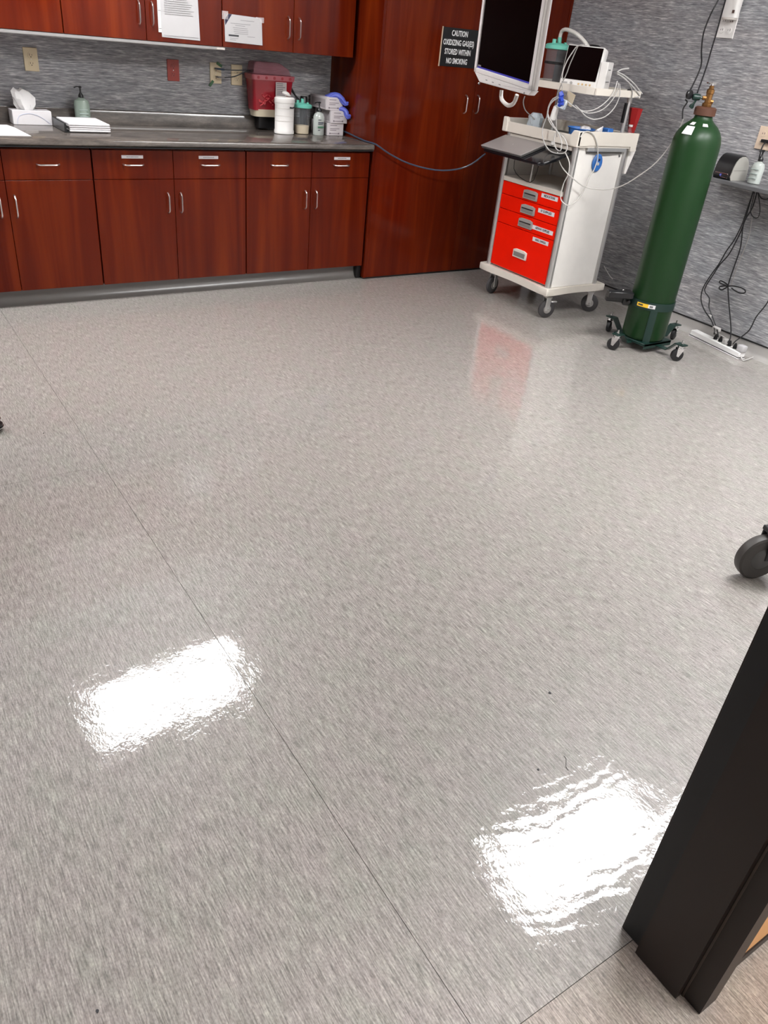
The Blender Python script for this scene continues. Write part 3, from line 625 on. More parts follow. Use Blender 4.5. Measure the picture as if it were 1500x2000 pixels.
# top tray with raised rim
b = MB(); b.box((4.645, -1.185, 1.076), (5.16, -.49, 1.092), .002)
b.box((4.632, -1.188, 1.078), (4.650, -.492, 1.140), .003); b.box((4.650, -.506, 1.078), (5.165, -.490, 1.160), .003); b.box((5.150, -1.188, 1.078), (5.166, -.49, 1.160), .003)
b.prism([(4.632, 1.085), (4.632, 1.16), (4.66, 1.168), (5.166, 1.166), (5.166, 1.060), (5.115, 1.060), (5.110, 1.090), (4.74, 1.092), (4.72, 1.085)], -1.192, -1.176, 'y', .002)
b.prism([(-1.192, 1.078), (-1.192, 1.168), (-1.14, 1.168), (-1.12, 1.14), (-1.12, 1.078)], 4.626, 4.652, 'x', .004); b.prism([(-.488, 1.078), (-.488, 1.165), (-.52, 1.165), (-.535, 1.14), (-.535, 1.078)], 4.626, 4.652, 'x', .004)
b.build('top_tray', cartb, t, False)
B((4.66, -1.17, 1.093), (5.145, -.51, 1.096)).build('tray_liner', mat('tray_liner', (.09, .085, .08), .5), t, False)
b = MB(); b.box((4.740, -1.184, 1.055), (5.085, -1.166, 1.085), .003); b.build('side_rail', mat('rail_grey', (.50, .50, .50), .3, .5), t, False)
b = MB(); b.prism([(4.75, 1.053), (5.07, 1.053), (5.07, 1.040), (4.91, 1.030), (4.75, 1.040)], -1.166, -1.161, 'y'); b.build('rail_recess', mat('recess_grey', (.18, .17, .16), .5), t, False)
b = MB(); b.lathe([(.008, 0), (.008, -.006)], (5.055, -1.161, 1.030), 10, 'y'); b.build('panel_lock', chrome, t)
b = MB(); b.box((4.650, -1.13, 1.050), (4.665, -.55, 1.074), .002); b.build('front_rail', cartb, t, False)
b = MB(); b.M = T((5.155, -1.12, .98)); b.prism([(0, .10), (.03, .12), (.065, .085), (.02, -.06), (0, -.06)], -.03, .03, 'y', .002); b.build('side_hook', cartw, t)
# upper shelf on two masts
b = MB(); b.prism([(4.668, -.50), (4.668, -1.13), (4.682, -1.185), (5.06, -1.200), (5.085, -1.18), (5.085, -.50)], 1.362, 1.372, 'z')
b.prism([(4.664, -.498), (4.664, -1.14), (4.680, -1.192), (4.688, -1.186), (4.676, -1.138), (4.676, -.498)], 1.362, 1.400, 'z', .001)
b.box((4.684, -1.204, 1.362), (5.078, -1.190, 1.400), .002); b.box((5.072, -1.19, 1.362), (5.086, -.498, 1.400), .002); b.box((4.668, -.50, 1.362), (5.08, -.488, 1.400), .002)
b.build('upper_shelf', cartb, t)
for y in (-1.155, -.545):
    b = MB(); b.tube([(5.04, y, 1.0935), (5.04, y, 1.364)], .012, 12, smooth=1); b.tube([(5.04, y, 1.0965), (5.04, y, 1.112)], .018, 12, smooth=1); b.build('mast', alu, t)
b = MB(); b.box((5.015, -1.160, 1.22), (5.030, -1.145, 1.33)); b.build('mast_insert', black, t)
# pull-out laptop tray (black)
TR = T((4.44, -.84, .956)) @ Matrix.Rotation(math.radians(-18), 4, 'Y')     # the tray slopes down towards the front
b = MB(); b.M = TR; b.prism([(0, .285), (0, -.245), (.02, -.275), (.10, -.290), (.262, -.290), (.262, .285)], 0, .018, 'z', .003); b.build('pull_out_tray', mat('gloss_black', (.006, .006, .008), .12), t)
b = MB(); b.tube([(4.67, -.80, 1.025), (4.67, -.80, .815)], .006, 8, smooth=1); b.build('tray_support', alu, t)
b = MB(); b.tube([(4.60, -.70, .995), (4.58, -.72, .88), (4.62, -.78, .825), (4.66, -.84, .83), (4.67, -.86, 1.02)], .0025, 6); b.build('tray_cable', kcable, t)
lp = thing('laptop', 'closed silver laptop on the black pull-out tray of the cart', 'laptop', TR @ Vector((.12, .1, .02)))
b = MB(); b.M = TR; b.box((.006, -.078, .0188), (.214, .310, .030), .002); b.build('base', dgrey, lp, False)
b = MB(); b.M = TR; b.box((.003, -.081, .0305), (.217, .313, .0385), .002); b.build('lid', lapt, lp, False)
b = MB()
for k in range(4): b.M = TR @ T((.11, .116, .0386), .5*k); b.box((-.008+.004*k, -.0014, 0), (.008-.002*k, .0014, .0004))
b.build('lid_emblem', mat('emblem', (.6, .58, .56), .3, .6), lp, False)
# blue disc reel on the side of the cart
p = Vector((4.862, -1.164, .989)); t2 = thing('blue_disc', 'blue oval disc hooked on the white side of the cart', 'disc', p)
MB().lathe([(.001, -.014), (.036, -.013), (.043, -.006), (.043, -.0008)], p, 24, 'y', 1.0, 1.22).build('disc', blue, t2)
MB().lathe([(.009, -.018), (.010, -.012)], p+Vector((-.004, 0, -.004)), 12, 'y').build('hub', wcable, t2); B(p+Vector((-.004, -.0155, .012)), p+Vector((.010, -.013, .026))).build('label_spot', navy, t2)
# things in the top tray
t2 = thing('blue_basin', 'small blue plastic basin with wipes in the cart top tray', 'basin', (4.78, -1.03, 1.0965))
bx, by = 4.80, -1.035
MB().lathe([(.055, 0), (.062, .006), (.074, .066), (.080, .070), (.080, .074), (.070, .070), (.055, .015), (.02, .012)], (bx, by, 1.0965), 28, sy=1.15).build('bowl', blue, t2)
b = MB()
for i in range(5): b.M = T((bx+random.uniform(-.04, .04), by+random.uniform(-.05, .05), 1.0965+.068), random.random()*3, .3, .2); b.lathe([(.004, -.02), (.022, -.005), (.018, .01), (.004, .018)], n=7)
b.build('wipes', paper, t2, False)
b = MB(); b.M = T((4.86, -1.13, 1.165), .4, .5, .2); b.lathe([(.004, -.05), (.030, -.04), (.042, .0), (.020, .018), (.004, .034)], n=7, sy=.4)
tag(b.build('crumpled_wipe', paper, None, False), 'crumpled white wipe on the rim of the cart tray', 'wipe')
t2 = thing('blue_box', 'small blue box behind the crumpled wipe in the cart tray', 'box', (4.98, -1.10, 1.0965)); B((4.95, -1.12, 1.0965), (5.0, -1.06, 1.180), .003).build('body', blue, t2)
t2 = thing('plastic_bag', 'small crumpled clear plastic bag in the front left of the cart tray', 'bag', (4.70, -.66, 1.0965))
b = MB(); n = 14; V = []
for j, (r, h) in enumerate(((.035, 0), (.050, .02), (.046, .05), (.050, .09), (.030, .115))):
    for i in range(n):
        a = 2*PI*i/n; q = 1+.18*math.sin(5*a+j*1.7)+.1*math.sin(3*a+j); V.append((4.715+r*q*math.cos(a)*.8, -.70+r*q*math.sin(a), 1.0965+h))
b._add(V, [(j*n+i, j*n+(i+1) % n, (j+1)*n+(i+1) % n, (j+1)*n+i) for j in range(4) for i in range(n)]+[list(range(n))[::-1], list(range(4*n, 5*n))]); b.build('bag', bagm, t2, True, 20)
t2 = thing('clear_bottle', 'small clear glass vial beside the red cup at the back of the cart', 'bottle', (5.12, -1.15, 1.0965))
MB().lathe([(.022, 0), (.024, .004), (.024, .055), (.014, .080), (.009, .090), (.009, .100), (.013, .102), (.013, .112)], (5.115, -1.148, 1.0965), 16).build('body', clear, t2)
MB().lathe([(.014, .103), (.014, .114)], (5.115, -1.148, 1.0965), 12).build('stopper', white, t2)
t2 = thing('red_cup', 'tapered dark red cup hooked on the back right corner of the cart', 'cup', (5.205, -1.08, 1.08))
MB().lathe([(.016, 0), (.018, .004), (.042, .170), (.043, .174), (.040, .171), (.016, .01)], (5.215, -1.075, 1.125), 6).build('cup', red2, t2, True, 25)
B((5.1665, -1.095, 1.140), (5.198, -1.055, 1.152), .002).build('hook', cartb, t2)
# patient monitor on the upper shelf
Zs = 1.4005
Zs = 1.3725
MX, MY, MA = 4.735, -.985, math.radians(26)
t2 = thing('patient_monitor', 'small white patient monitor with dark screen on the upper shelf of the cart', 'monitor', (MX, MY, Zs), 0)
M0 = T((MX, MY, Zs+.002), MA)         # local -x is the front, y is width
W_, Hh, Dd = .118, .238, .085
lean = Matrix.Rotation(math.radians(11), 4, 'Y')
def mbx(a, b_, bev=.003, le=True):
    q = MB(); q.M = M0 @ (lean if le else Matrix()); return q.box(a, b_, bev, 2 if bev > .004 else 1)
mbx((0, -W_, .012), (Dd, W_, Hh), .012).build('housing', white, t2)
mbx((-.004, -W_+.010, .052), (.002, W_-.008, Hh-.008), .001).build('screen', screen, t2, False)
b = MB(); b.M = M0 @ lean
[b.box((-.003, -.085+i*.024, .026), (.001, -.074+i*.024, .036), .001) for i in range(4)]; b.build('keys', gold, t2, False)
b = MB(); b.M = M0 @ lean; b.lathe([(.008, -.004), (.008, 0)], (0, .04, .032), 12, 'x'); b.box((-.003, .065, .028), (.001, .10, .036)); b.build('knob', grey, t2)
b = MB(); b.M = M0; b.box((.020, -W_-.045, .0), (.130, -W_+.002, .160), .004); b.build('module_rack', white, t2, False)
b = MB(); b.M = M0; b.box((.045, -W_-.0465, .118), (.085, -W_-.044, .122)); b.box((.035, -W_-.0465, .055), (.10, -W_-.044, .058)); b.build('module_slot', ink, t2, False)
mbx((.02, -.06, 0), (.12, .08, .014), .003, False).build('foot', grey, t2, False)
# suction canister on the shelf (left of monitor) with its black holder
t2 = thing('suction_unit', 'suction canister with teal lid on the cart upper shelf', 'canister', (4.80, -.66, Zs))
canister(t2, 4.80, -.70, Zs+.002, 1.22, False)
b = MB(); b.box((4.885, -.76, Zs+.001), (4.92, -.60, Zs+.215), .01); b.build('holder', black, t2)
b = MB(); b.lathe([(.068, .118), (.0715, .120), (.0715, .130), (.068, .132)], (4.80, -.70, Zs), 24, cap=False); b.build('ring', black, t2)
zc_ = Zs+.245
b = MB(); b.tube([(4.80, -.70, zc_), (4.80, -.705, zc_+.05), (4.79, -.76, zc_+.062), (4.80, -.85, zc_+.04), (4.83, -.93, zc_-.02), (4.86, -.96, zc_-.1)], .011, 10); b.build('hose', tube, t2)
t2 = thing('black_cuff', 'black rounded case behind the patient monitor', 'case', (4.98, -.92, Zs))
b = MB(); b.lathe([(.06, 0.001), (.085, .03), (.09, .18), (.075, .225), (.03, .245)], (4.98, -.83, Zs), 16, sx=.6, sy=1.0); b.build('case', black, t2)
t2 = thing('cable_clip', 'small dark cable clamp on the shelf corner', 'clamp', (5.03, -1.15, Zs)); MB().lathe([(.02, 0), (.022, .02), (.008, .032)], (5.04, -1.14, Zs), 12, sx=1.4).build('clamp', black, t2)
# cables and tubing around the cart
def cable(name, label, P, r, m, cat='cable', group=None): return tag(MB().tube(P, r*.86, 7).build(name, m), label, cat, group)
cable('sensor_cable', 'white lead hanging over the top left corner of the patient monitor', VL([(4.6, -1.1253, 1.6097), (4.6, -1.0628, 1.5987), (4.6, -1.0314, 1.5647), (4.6, -1.002, 1.5218), (4.6, -0.984, 1.4674), (4.6, -0.9876, 1.4329), (4.6, -0.9971, 1.4246)]), .0040, wcable)
cable('sensor_cable', 'second white lead along the left edge of the patient monitor', VL([(4.595, -1.0704, 1.5958), (4.595, -1.0507, 1.546), (4.595, -1.0343, 1.503), (4.595, -1.0245, 1.4652), (4.595, -1.0112, 1.4293), (4.595, -0.989, 1.3814), (4.595, -0.9776, 1.331), (4.595, -0.9365, 1.2877)]), .0036, gcable)
cable('sensor_cable', 'big white cable loop hanging in front of the cart tray', VL([(4.585, -1.0291, 1.3414), (4.585, -0.9571, 1.3146), (4.585, -0.9312, 1.2643), (4.585, -0.9324, 1.2135), (4.585, -0.9145, 1.1482), (4.585, -0.937, 1.0874), (4.585, -1.0036, 1.0357), (4.585, -1.0793, 1.0281), (4.585, -1.1403, 1.041), (4.585, -1.1553, 1.073), (4.585, -1.1233, 1.1138), (4.585, -1.0586, 1.1417), (4.585, -0.9792, 1.1796), (4.585, -0.9397, 1.2201), (4.585, -0.9395, 1.2764), (4.585, -0.9918, 1.3331)]), .0042, wcable)
cable('sensor_cable', 'inner white cable loop in front of the cart tray', VL([(4.575, -1.0168, 1.3287), (4.575, -0.9571, 1.2892), (4.575, -0.9468, 1.232), (4.575, -1.0078, 1.1802), (4.575, -1.0753, 1.1353), (4.575, -1.1125, 1.0894), (4.575, -1.1125, 1.0481), (4.575, -1.0726, 1.0548), (4.575, -1.0453, 1.0911), (4.575, -1.0408, 1.1363)]), .0038, wcable)
cable('sensor_cable', 'straight grey cable hanging from the blue connectors', VL([(4.59, -1.0005, 1.4039), (4.59, -1.0159, 1.362), (4.59, -1.0113, 1.2957), (4.59, -1.0092, 1.2287), (4.59, -1.0271, 1.1632), (4.59, -1.048, 1.1147)]), .0036, gcable)
a_ = VL([(4.6, -1.0666, 1.0338), (4.6, -1.0888, 0.9935), (4.6, -1.131, 0.9564), (4.6, -1.184, 0.9302)]) + [Vector((4.615, -1.2045, 0.9161)), Vector((4.7243, -1.215, 0.8636)), Vector((4.7931, -1.25, 0.8513)), Vector((4.8406, -1.32, 0.8608)), Vector((4.8468, -1.42, 0.9002)), Vector((4.8647, -1.52, 0.9791)), Vector((4.8937, -1.6, 1.0716)), Vector((4.9541, -1.63, 1.1976)), Vector((4.9727, -1.64, 1.3011))]
cable('oxygen_tubing', 'long clear tubing swagged from the cart to the green cylinder', a_, .0040, tube, 'tubing')
cable('sensor_cable', 'topmost of three leads drooping under the upper shelf', VL([(4.8277, -1.215, 1.4462), (4.8183, -1.215, 1.384), (4.7577, -1.215, 1.3246), (4.6823, -1.215, 1.2881), (4.599, -1.215, 1.2783), (4.5261, -1.215, 1.2935), (4.4501, -1.215, 1.3235)]), .0037, wcable)
cable('sensor_cable', 'middle of three leads drooping under the upper shelf', VL([(4.8376, -1.219, 1.4364), (4.8403, -1.219, 1.3854), (4.7976, -1.219, 1.3255), (4.7319, -1.219, 1.2848), (4.641, -1.219, 1.2693), (4.5595, -1.219, 1.2823), (4.4656, -1.219, 1.314)]), .0037, wcable)
cable('sensor_cable', 'lowest of three leads drooping under the upper shelf', VL([(4.8439, -1.223, 1.4317), (4.8673, -1.223, 1.3734), (4.8449, -1.223, 1.3068), (4.7821, -1.223, 1.2561), (4.6909, -1.223, 1.2379), (4.6162, -1.223, 1.2532), (4.5644, -1.223, 1.2808), (4.5143, -1.223, 1.3057)]), .0037, wcable)
cable('sensor_cable', 'outer white lead arching off the back right of the patient monitor', VL([(4.828, -1.2, 1.4901), (4.8976, -1.2, 1.4763), (4.994, -1.2, 1.4396), (5.0649, -1.2, 1.4016), (5.0908, -1.2, 1.3888)]), .0042, wcable)
cable('sensor_cable', 'second white lead arching off the back right of the patient monitor', VL([(4.8198, -1.21, 1.4826), (4.8819, -1.21, 1.4646), (4.963, -1.21, 1.4308), (5.038, -1.21, 1.3931), (5.0641, -1.21, 1.3748), (5.0201, -1.21, 1.3674)]), .0040, wcable)
cable('sensor_cable', 'third lead curving down behind the patient monitor', VL([(4.8181, -1.21, 1.4798), (4.8755, -1.21, 1.4696), (4.9364, -1.21, 1.4404), (4.9845, -1.21, 1.399), (4.9926, -1.21, 1.3663), (4.998, -1.21, 1.3331)]), .0036, gcable)
cable('sensor_cable', 'short white lead tip sticking out right of the patient monitor', VL([(4.8219, -1.205, 1.4918), (4.8539, -1.205, 1.5062), (4.9134, -1.205, 1.5149)]), .0045, wcable)
cable('side_tubing', 'clear tubing hanging over the cart side past the blue disc', VL([(4.6339, -1.2, 1.1368), (4.6519, -1.2, 1.1624), (4.6938, -1.2, 1.1689), (4.7509, -1.2, 1.1447), (4.7972, -1.2, 1.0881), (4.8218, -1.2, 1.0243), (4.8193, -1.2, 0.983), (4.8057, -1.2, 0.9413)]) + [Vector((4.7858, -1.197, 0.9139)), Vector((4.7734, -1.197, 0.8537)), Vector((4.7282, -1.2, 0.7848)), Vector((4.6627, -1.2, 0.7463)), Vector((4.622, -1.1781, 0.7581)), Vector((4.622, -1.1458, 0.7883)), Vector((4.62, -1.1512, 0.8679)), Vector((4.62, -1.1742, 0.9255)), Vector((4.615, -1.1686, 0.989)), Vector((4.61, -1.1224, 1.0396))], .0040, tube, 'tubing')
cable('hanging_tube', 'thin grey tube from the big display down to the cart tray', [Vector((4.55, -0.7418, 1.3044)), Vector((4.56, -0.7261, 1.2688)), Vector((4.6, -0.7133, 1.2254)), Vector((4.66, -0.7152, 1.1923)), Vector((4.7, -0.7386, 1.1636))], .0035, gcable, 'tubing')
t2 = thing('electrode_connector', 'bright blue lead connectors clipped under the upper shelf', 'connector', Vector((4.6, -1.013, 1.3294)))
b = MB(); 
for i in range(7):
    q = Vector((4.59, -1.0182, 1.3459))+Vector((random.uniform(-.01, .01), random.uniform(-.018, .018), -.0095*i)); b.M = T(q, random.random()*3, random.random(), random.random()); b.box((-.010, -.014, -.012), (.010, .014, .012), .003)
b.build('connector', mat('bright_blue', (.02, .06, .45), .4), t2)
b = MB(); b.M = T(Vector((4.605, -1.022, 1.2975)), .3, .2, .1); b.box((-.012, -.03, -.03), (.012, .03, .025), .005); b.build('junction_block', bagm, t2)
q = Vector((4.63, -1.0485, 1.3289)); t2 = thing('cream_card', 'small cream card hanging under the upper shelf', 'card', q); b = MB(); b.M = T(q, 0, .25); b.box((-.002, -.038, -.035), (.002, .030, .032)); b.build('card', mat('cream_card', (.50, .42, .30), .6), t2, False)
q = Vector((4.6, -0.9775, 1.2392)); t2 = thing('probe_handle', 'white oval probe handle hanging among the cables', 'probe', q)
b = MB(); b.M = T(q, 0, .22); b.lathe([(.006, -.045), (.018, -.035), (.020, .0), (.018, .035), (.006, .045)], n=14); b.build('handle', white, t2)
q = Vector((4.6, -1.0094, 1.0718)); t2 = thing('cable_tie', 'white knotted cable tie in front of the cart tray', 'tie', q); b = MB(); b.M = T(q); b.lathe([(.004, -.014), (.014, -.004), (.012, .01), (.004, .016)], n=8); b.build('knot', wcable, t2)

# ================================================================== big display on arm
P1 = Vector((2.687, -2.514, 1.485)); P2 = Vector((2.522, -2.986, 1.468))
ex = (P2-P1).normalized(); ez = Vector((-.037, -.022, .999)); ez = (ez-ex*ez.dot(ex)).normalized(); ny = ez.cross(ex).normalized()    # ny: away from viewer
if ny.dot(P1-CAM) < 0: ny = -ny
MD = Matrix((ex, ny, ez)).transposed().to_4x4(); MD.translation = P1
t = thing('display', 'large white-framed display hanging beside the caution sign with dark screen', 'monitor', P1)
WD, HD, TD = (P2-P1).length, .36, .016
def dd(): b = MB(); b.M = MD; return b
dw = mat('display_white', (.85, .82, .81), .4)
b = dd(); b.box((0, .001, 0), (WD, TD, HD), .004, 2); b.build('housing', dw, t)
b = dd(); b.box((.08, TD-.002, .06), (WD-.08, TD+.02, HD-.06), .01); b.build('back_cover', white2, t)
b = dd(); bz = .022
b.box((0, -.006, 0), (bz, .002, HD), .002); b.box((WD-.024, -.006, 0), (WD, .002, HD), .002); b.box((0, -.006, HD-bz), (WD, .002, HD), .002); b.box((0, -.006, 0), (WD, .002, .014), .002); b.build('bezel', dw, t)
b = dd(); b.box((bz-.001, -.002, .013), (WD-.023, .003, HD-bz+.001)); b.build('screen', screen, t, False)
b = dd(); b.box((bz, -.0026, .0141), (WD-.024, -.0021, .0185)); b.build('screen_glow', backlight, t, False)
b = dd(); b.prism([(0, 0), (.06, -.024), (WD-.02, -.014), (WD, -.002), (WD, 0)], -.004, .018, 'y', .002); b.build('chin', dw, t)
b = dd(); b.box((.03, -.0032, .0195), (.055, -.0022, .0235)); b.build('logo_mark', greyink, t, False)
b = dd(); [b.box((.12+i*.06, -.0048, -.013), (.135+i*.06, -.0039, -.011)) for i in range(3)]; b.lathe([(.003, -.0055), (.003, -.0035)], (WD-.05, 0, -.012), 8, 'y'); b.build('chin_marks', greyink, t, False)
b = dd(); b.tube([(.23, .012, -.028), (.24, .012, -.052), (.30, .012, -.062), (.345, .012, -.050), (.36, .012, -.026)], .006, 8); b.build('grab_loop', white2, t)
b = dd(); b.tube([(WD/2, TD+.015, HD*.55), (WD/2, TD+.07, HD*.55), (WD/2, TD+.09, HD*.62), (WD/2, TD+.09, .85), (WD/2, TD+.09, 1.246)], .018, 12, smooth=1); b.box((WD/2-.05, TD+.012, HD*.55-.05), (WD/2+.05, TD+.024, HD*.55+.05), .003); b.build('support_arm', alu, t)

# ================================================================== gas cylinder on trolley
GX, GY = 4.945, -1.790; GR = .134
t = thing('gas_cylinder', 'tall green steel gas cylinder with brass valve', 'gas cylinder', (GX, GY, .062))
MB().lathe([(.10, .064), (.125, .067), (GR, .085), (GR, 1.175), (GR*.985, 1.205), (GR*.93, 1.235), (GR*.82, 1.262), (GR*.66, 1.287), (GR*.5, 1.303), (.052, 1.318), (.047, 1.335)], (GX, GY, 0), 48).build('body', GREEN, t)
MB().lathe([(.047, 1.334), (.058, 1.336), (.058, 1.372), (.050, 1.378), (.03, 1.379)], (GX, GY, 0), 28).build('neck_ring', rust, t)
b = MB(); b.lathe([(.024, 1.377), (.026, 1.381), (.026, 1.395), (.018, 1.400), (.018, 1.44), (.021, 1.444), (.021, 1.462), (.013, 1.468), (.012, 1.482)], (GX, GY, 0), 8); b.tube([(GX, GY, 1.42), (GX-.03, GY+.02, 1.42)], .010, 8, smooth=1); b.tube([(GX, GY, 1.408), (GX+.018, GY-.022, 1.404)], .011, 8, smooth=1); b.build('valve', brass, t, True, 30)
b = MB(); b.tube([(GX+.03*math.cos(a), GY+.03*math.sin(a), 1.492) for a in [i*PI/4 for i in range(8)]], .0038, 6, closed=True); b.tube([(GX-.03, GY, 1.490), (GX+.03, GY, 1.490)], .003, 6, smooth=1); b.lathe([(.008, 1.482), (.008, 1.497)], (GX, GY, 0), 10); b.build('handwheel', chrome, t)
def wrap(name, m, a0, a1, z0, z1, rr, parent, n=8, rfun=None):
    b = MB(); V = []
    for i in range(n+1):
        a = a0+(a1-a0)*i/n
        for z, r in ((z0, rr), (z1, rfun(z1) if rfun else rr)): V.append((GX+r*math.cos(a), GY+r*math.sin(a), z))
    for i in range(n+1):
        a = a0+(a1-a0)*i/n
        for z, r in ((z0, rr), (z1, rfun(z1) if rfun else rr)): V.append((GX+(r-.002)*math.cos(a), GY+(r-.002)*math.sin(a), z))
    k = 2*(n+1); F = []
    for i in range(n): F += [(2*i, 2*i+2, 2*i+3, 2*i+1), (k+2*i, k+2*i+1, k+2*i+3, k+2*i+2), (2*i, k+2*i, k+2*i+2, 2*i+2), (2*i+1, 2*i+3, k+2*i+3, k+2*i+1)]
    F += [(0, 1, k+1, k), (2*n, k+2*n, k+2*n+1, 2*n+1)]
    b._add(V, F); return b.build(name, m, parent)
view = math.atan2(CAM.y-GY, CAM.x-GX)
ls = wrap('label_sticker', paper, view-.80, view-.30, 1.240, 1.281, GR*.955, t, 8, lambda z: GR*.745)
wrap('label_sticker', paper, view-.72, view-.42, 1.288, 1.301, GR*.70, t, 6, lambda z: GR*.555)
wrap('label_sticker', paper, view+.10, view+.42, 1.286, 1.299, GR*.715, t, 6, lambda z: GR*.575)
# pressure regulator
q = Vector((GX-.060, GY+.038, 1.42)); t2 = thing('pressure_regulator', 'black and green regulator screwed to the cylinder valve', 'regulator', q)
SC = Matrix.Scale(.68, 4)
b = MB(); b.M = T(q, math.radians(148)) @ SC; b.tube([(-.06, 0, 0), (.0, 0, 0)], .008, 8, smooth=1); b.lathe([(.022, -.03), (.024, -.02), (.024, .02), (.018, .03)], (0, 0, 0), 16, 'x'); b.build('body', TGREEN, t2)
b = MB(); b.M = T(q+Vector((-.035, .022, .008)), view+.9) @ SC; b.lathe([(.030, -.012), (.034, -.008), (.034, .010), (.030, .014)], (0, 0, 0), 20, 'x'); b.build('gauge', black, t2)
b = MB(); b.M = T(q+Vector((-.010, .005, -.045)), 0, .5) @ SC; b.lathe([(.018, -.012), (.020, 0), (.010, .02), (.008, .05)], (0, 0, 0), 12); b.build('outlet', TGREEN, t2)
cable('gas_hose', 'left black hose rising from the regulator up the wall', [q+Vector((-.035, .022, .035)), Vector((5.12, -1.5508, 1.564)), Vector((5.2, -1.4652, 1.6396)), Vector((5.3, -1.3695, 1.7311)), Vector((5.4, -1.3076, 1.8318)), Vector((5.44, -1.3041, 1.9069)), Vector((5.48, -1.3089, 2.0242))], .0050, kcable, 'hose')
cable('gas_hose', 'right black hose passing in front of the wall outlet', [q+Vector((0, .0, .022)), Vector((5.1, -1.6038, 1.567)), Vector((5.2, -1.5302, 1.6567)), Vector((5.3, -1.4586, 1.7435)), Vector((5.38, -1.3983, 1.8411)), Vector((5.42, -1.3689, 1.9068)), Vector((5.47, -1.3292, 2.0357))], .0050, kcable, 'hose')
cable('gas_hose', 'short black hose from the regulator down beside the cylinder shoulder', [q+Vector((-.045, .032, -.018)), Vector((4.86, -1.7212, 1.3895)), Vector((4.86, -1.7058, 1.3548)), Vector((4.87, -1.7119, 1.307))], .0048, kcable, 'hose')
# trolley
t = thing('cylinder_trolley', 'dark green four-caster trolley holding the gas cylinder', 'trolley', (GX, GY, 0))
wheels = [(4.685, -1.800), (4.952, -2.085), (4.928, -1.520), (5.262, -1.790)]
b = MB(); s_ = .128; b.M = T((GX, GY, 0), 0); b.box((-s_, -s_, .046), (s_, s_, .062), .002); b.box((-s_, -s_, .030), (s_, -s_+.006, .062)); b.box((-s_, s_-.006, .030), (s_, s_, .062)); b.build('base_plate', TGREEN, t)
for (x, y) in wheels:
    d = Vector((x-GX, y-GY, 0)); L = d.length; an = math.atan2(d.y, d.x)
    b = MB(); b.M = T((GX, GY, 0), an); b.hull([(.09, -.022, .040), (.09, .022, .040), (L-.09, -.022, .040), (L-.09, .022, .040), (L-.035, -.024, .100), (L-.035, .024, .100), (L+.025, -.024, .100), (L+.025, .024, .100),
        (.09, -.022, .046), (.09, .022, .046), (L-.092, -.022, .046), (L-.092, .022, .046), (L-.037, -.024, .107), (L-.037, .024, .107), (L+.025, -.024, .107), (L+.025, .024, .107)],
        [(0, 1, 3, 2), (2, 3, 5, 4), (4, 5, 7, 6), (8, 10, 11, 9), (10, 12, 13, 11), (12, 14, 15, 13), (0, 2, 10, 8), (2, 4, 12, 10), (4, 6, 14, 12), (1, 9, 11, 3), (3, 11, 13, 5), (5, 13, 15, 7), (6, 7, 15, 14), (0, 8, 9, 1)])
    arm = b.build('arm', TGREEN, t, False)
    b = MB(); b.lathe([(.020, .080), (.024, .083), (.024, .087), (.018, .089), (.018, .092), (.023, .094), (.023, .099)], (x, y, 0), 18); b.lathe([(.006, .107), (.009, .109), (.009, .116), (.005, .118), (.004, .132)], (x, y, 0), 8); b.build('swivel', chrome, arm)
    ca = random.choice((.5, 1.9, 2.6, -.8)); ca = {4.685: 1.95, 4.952: -.55+PI, 4.928: .4, 5.262: .35}[x]
    b = MB(); b.M = T((x, y, 0), ca); b.prism([(-.018, .082), (.026, .082), (.022, .034), (.008, .030)], -.0185, -.0160, 'y'); b.prism([(-.018, .082), (.026, .082), (.022, .034), (.008, .030)], .0160, .0185, 'y'); b.tube([(.014, -.020, .0385), (.014, .020, .0385)], .005, 8, smooth=1); b.build('fork', chrome, arm, False)
    b = MB(); b.M = T((x, y, 0), ca); b.lathe([(.028, -.014), (.038, -.010), (.038, .010), (.028, .014)], (.014, 0, .0385), 24, 'y'); b.build('wheel', blackm, arm)
def ringband(z0, z1, r0, r1, m, nm):
    b = MB(); b.lathe([(r0, z0), (r1, z0), (r1, z1), (r0, z1), (r0, z0)], (GX, GY, 0), 48, cap=False); return b.build(nm, m, t, True, 30)
ringband(.262, .310, GR+.001, GR+.006, TGREEN, 'retaining_band')
wrap('vertical_strap', TGREEN, view+.05, view+.36, .055, .264, GR+.0065, t, 6)
wrap('vertical_strap', TGREEN, view+.05+PI, view+.36+PI, .055, .264, GR+.0065, t, 6)
wrap('yellow_sticker', yellow, view-.62, view-.10, .276, .298, GR+.009, t, 6)
wrap('white_sticker', paper, view-.10, view+.20, .276, .298, GR+.009, t, 6)
wrap('sticker_print', ink, view-.56, view-.34, .283, .292, GR+.0098, t, 4); wrap('sticker_print', mat('grey_code', (.15, .15, .15), .6), view-.04, view+.10, .281, .293, GR+.0098, t, 4)
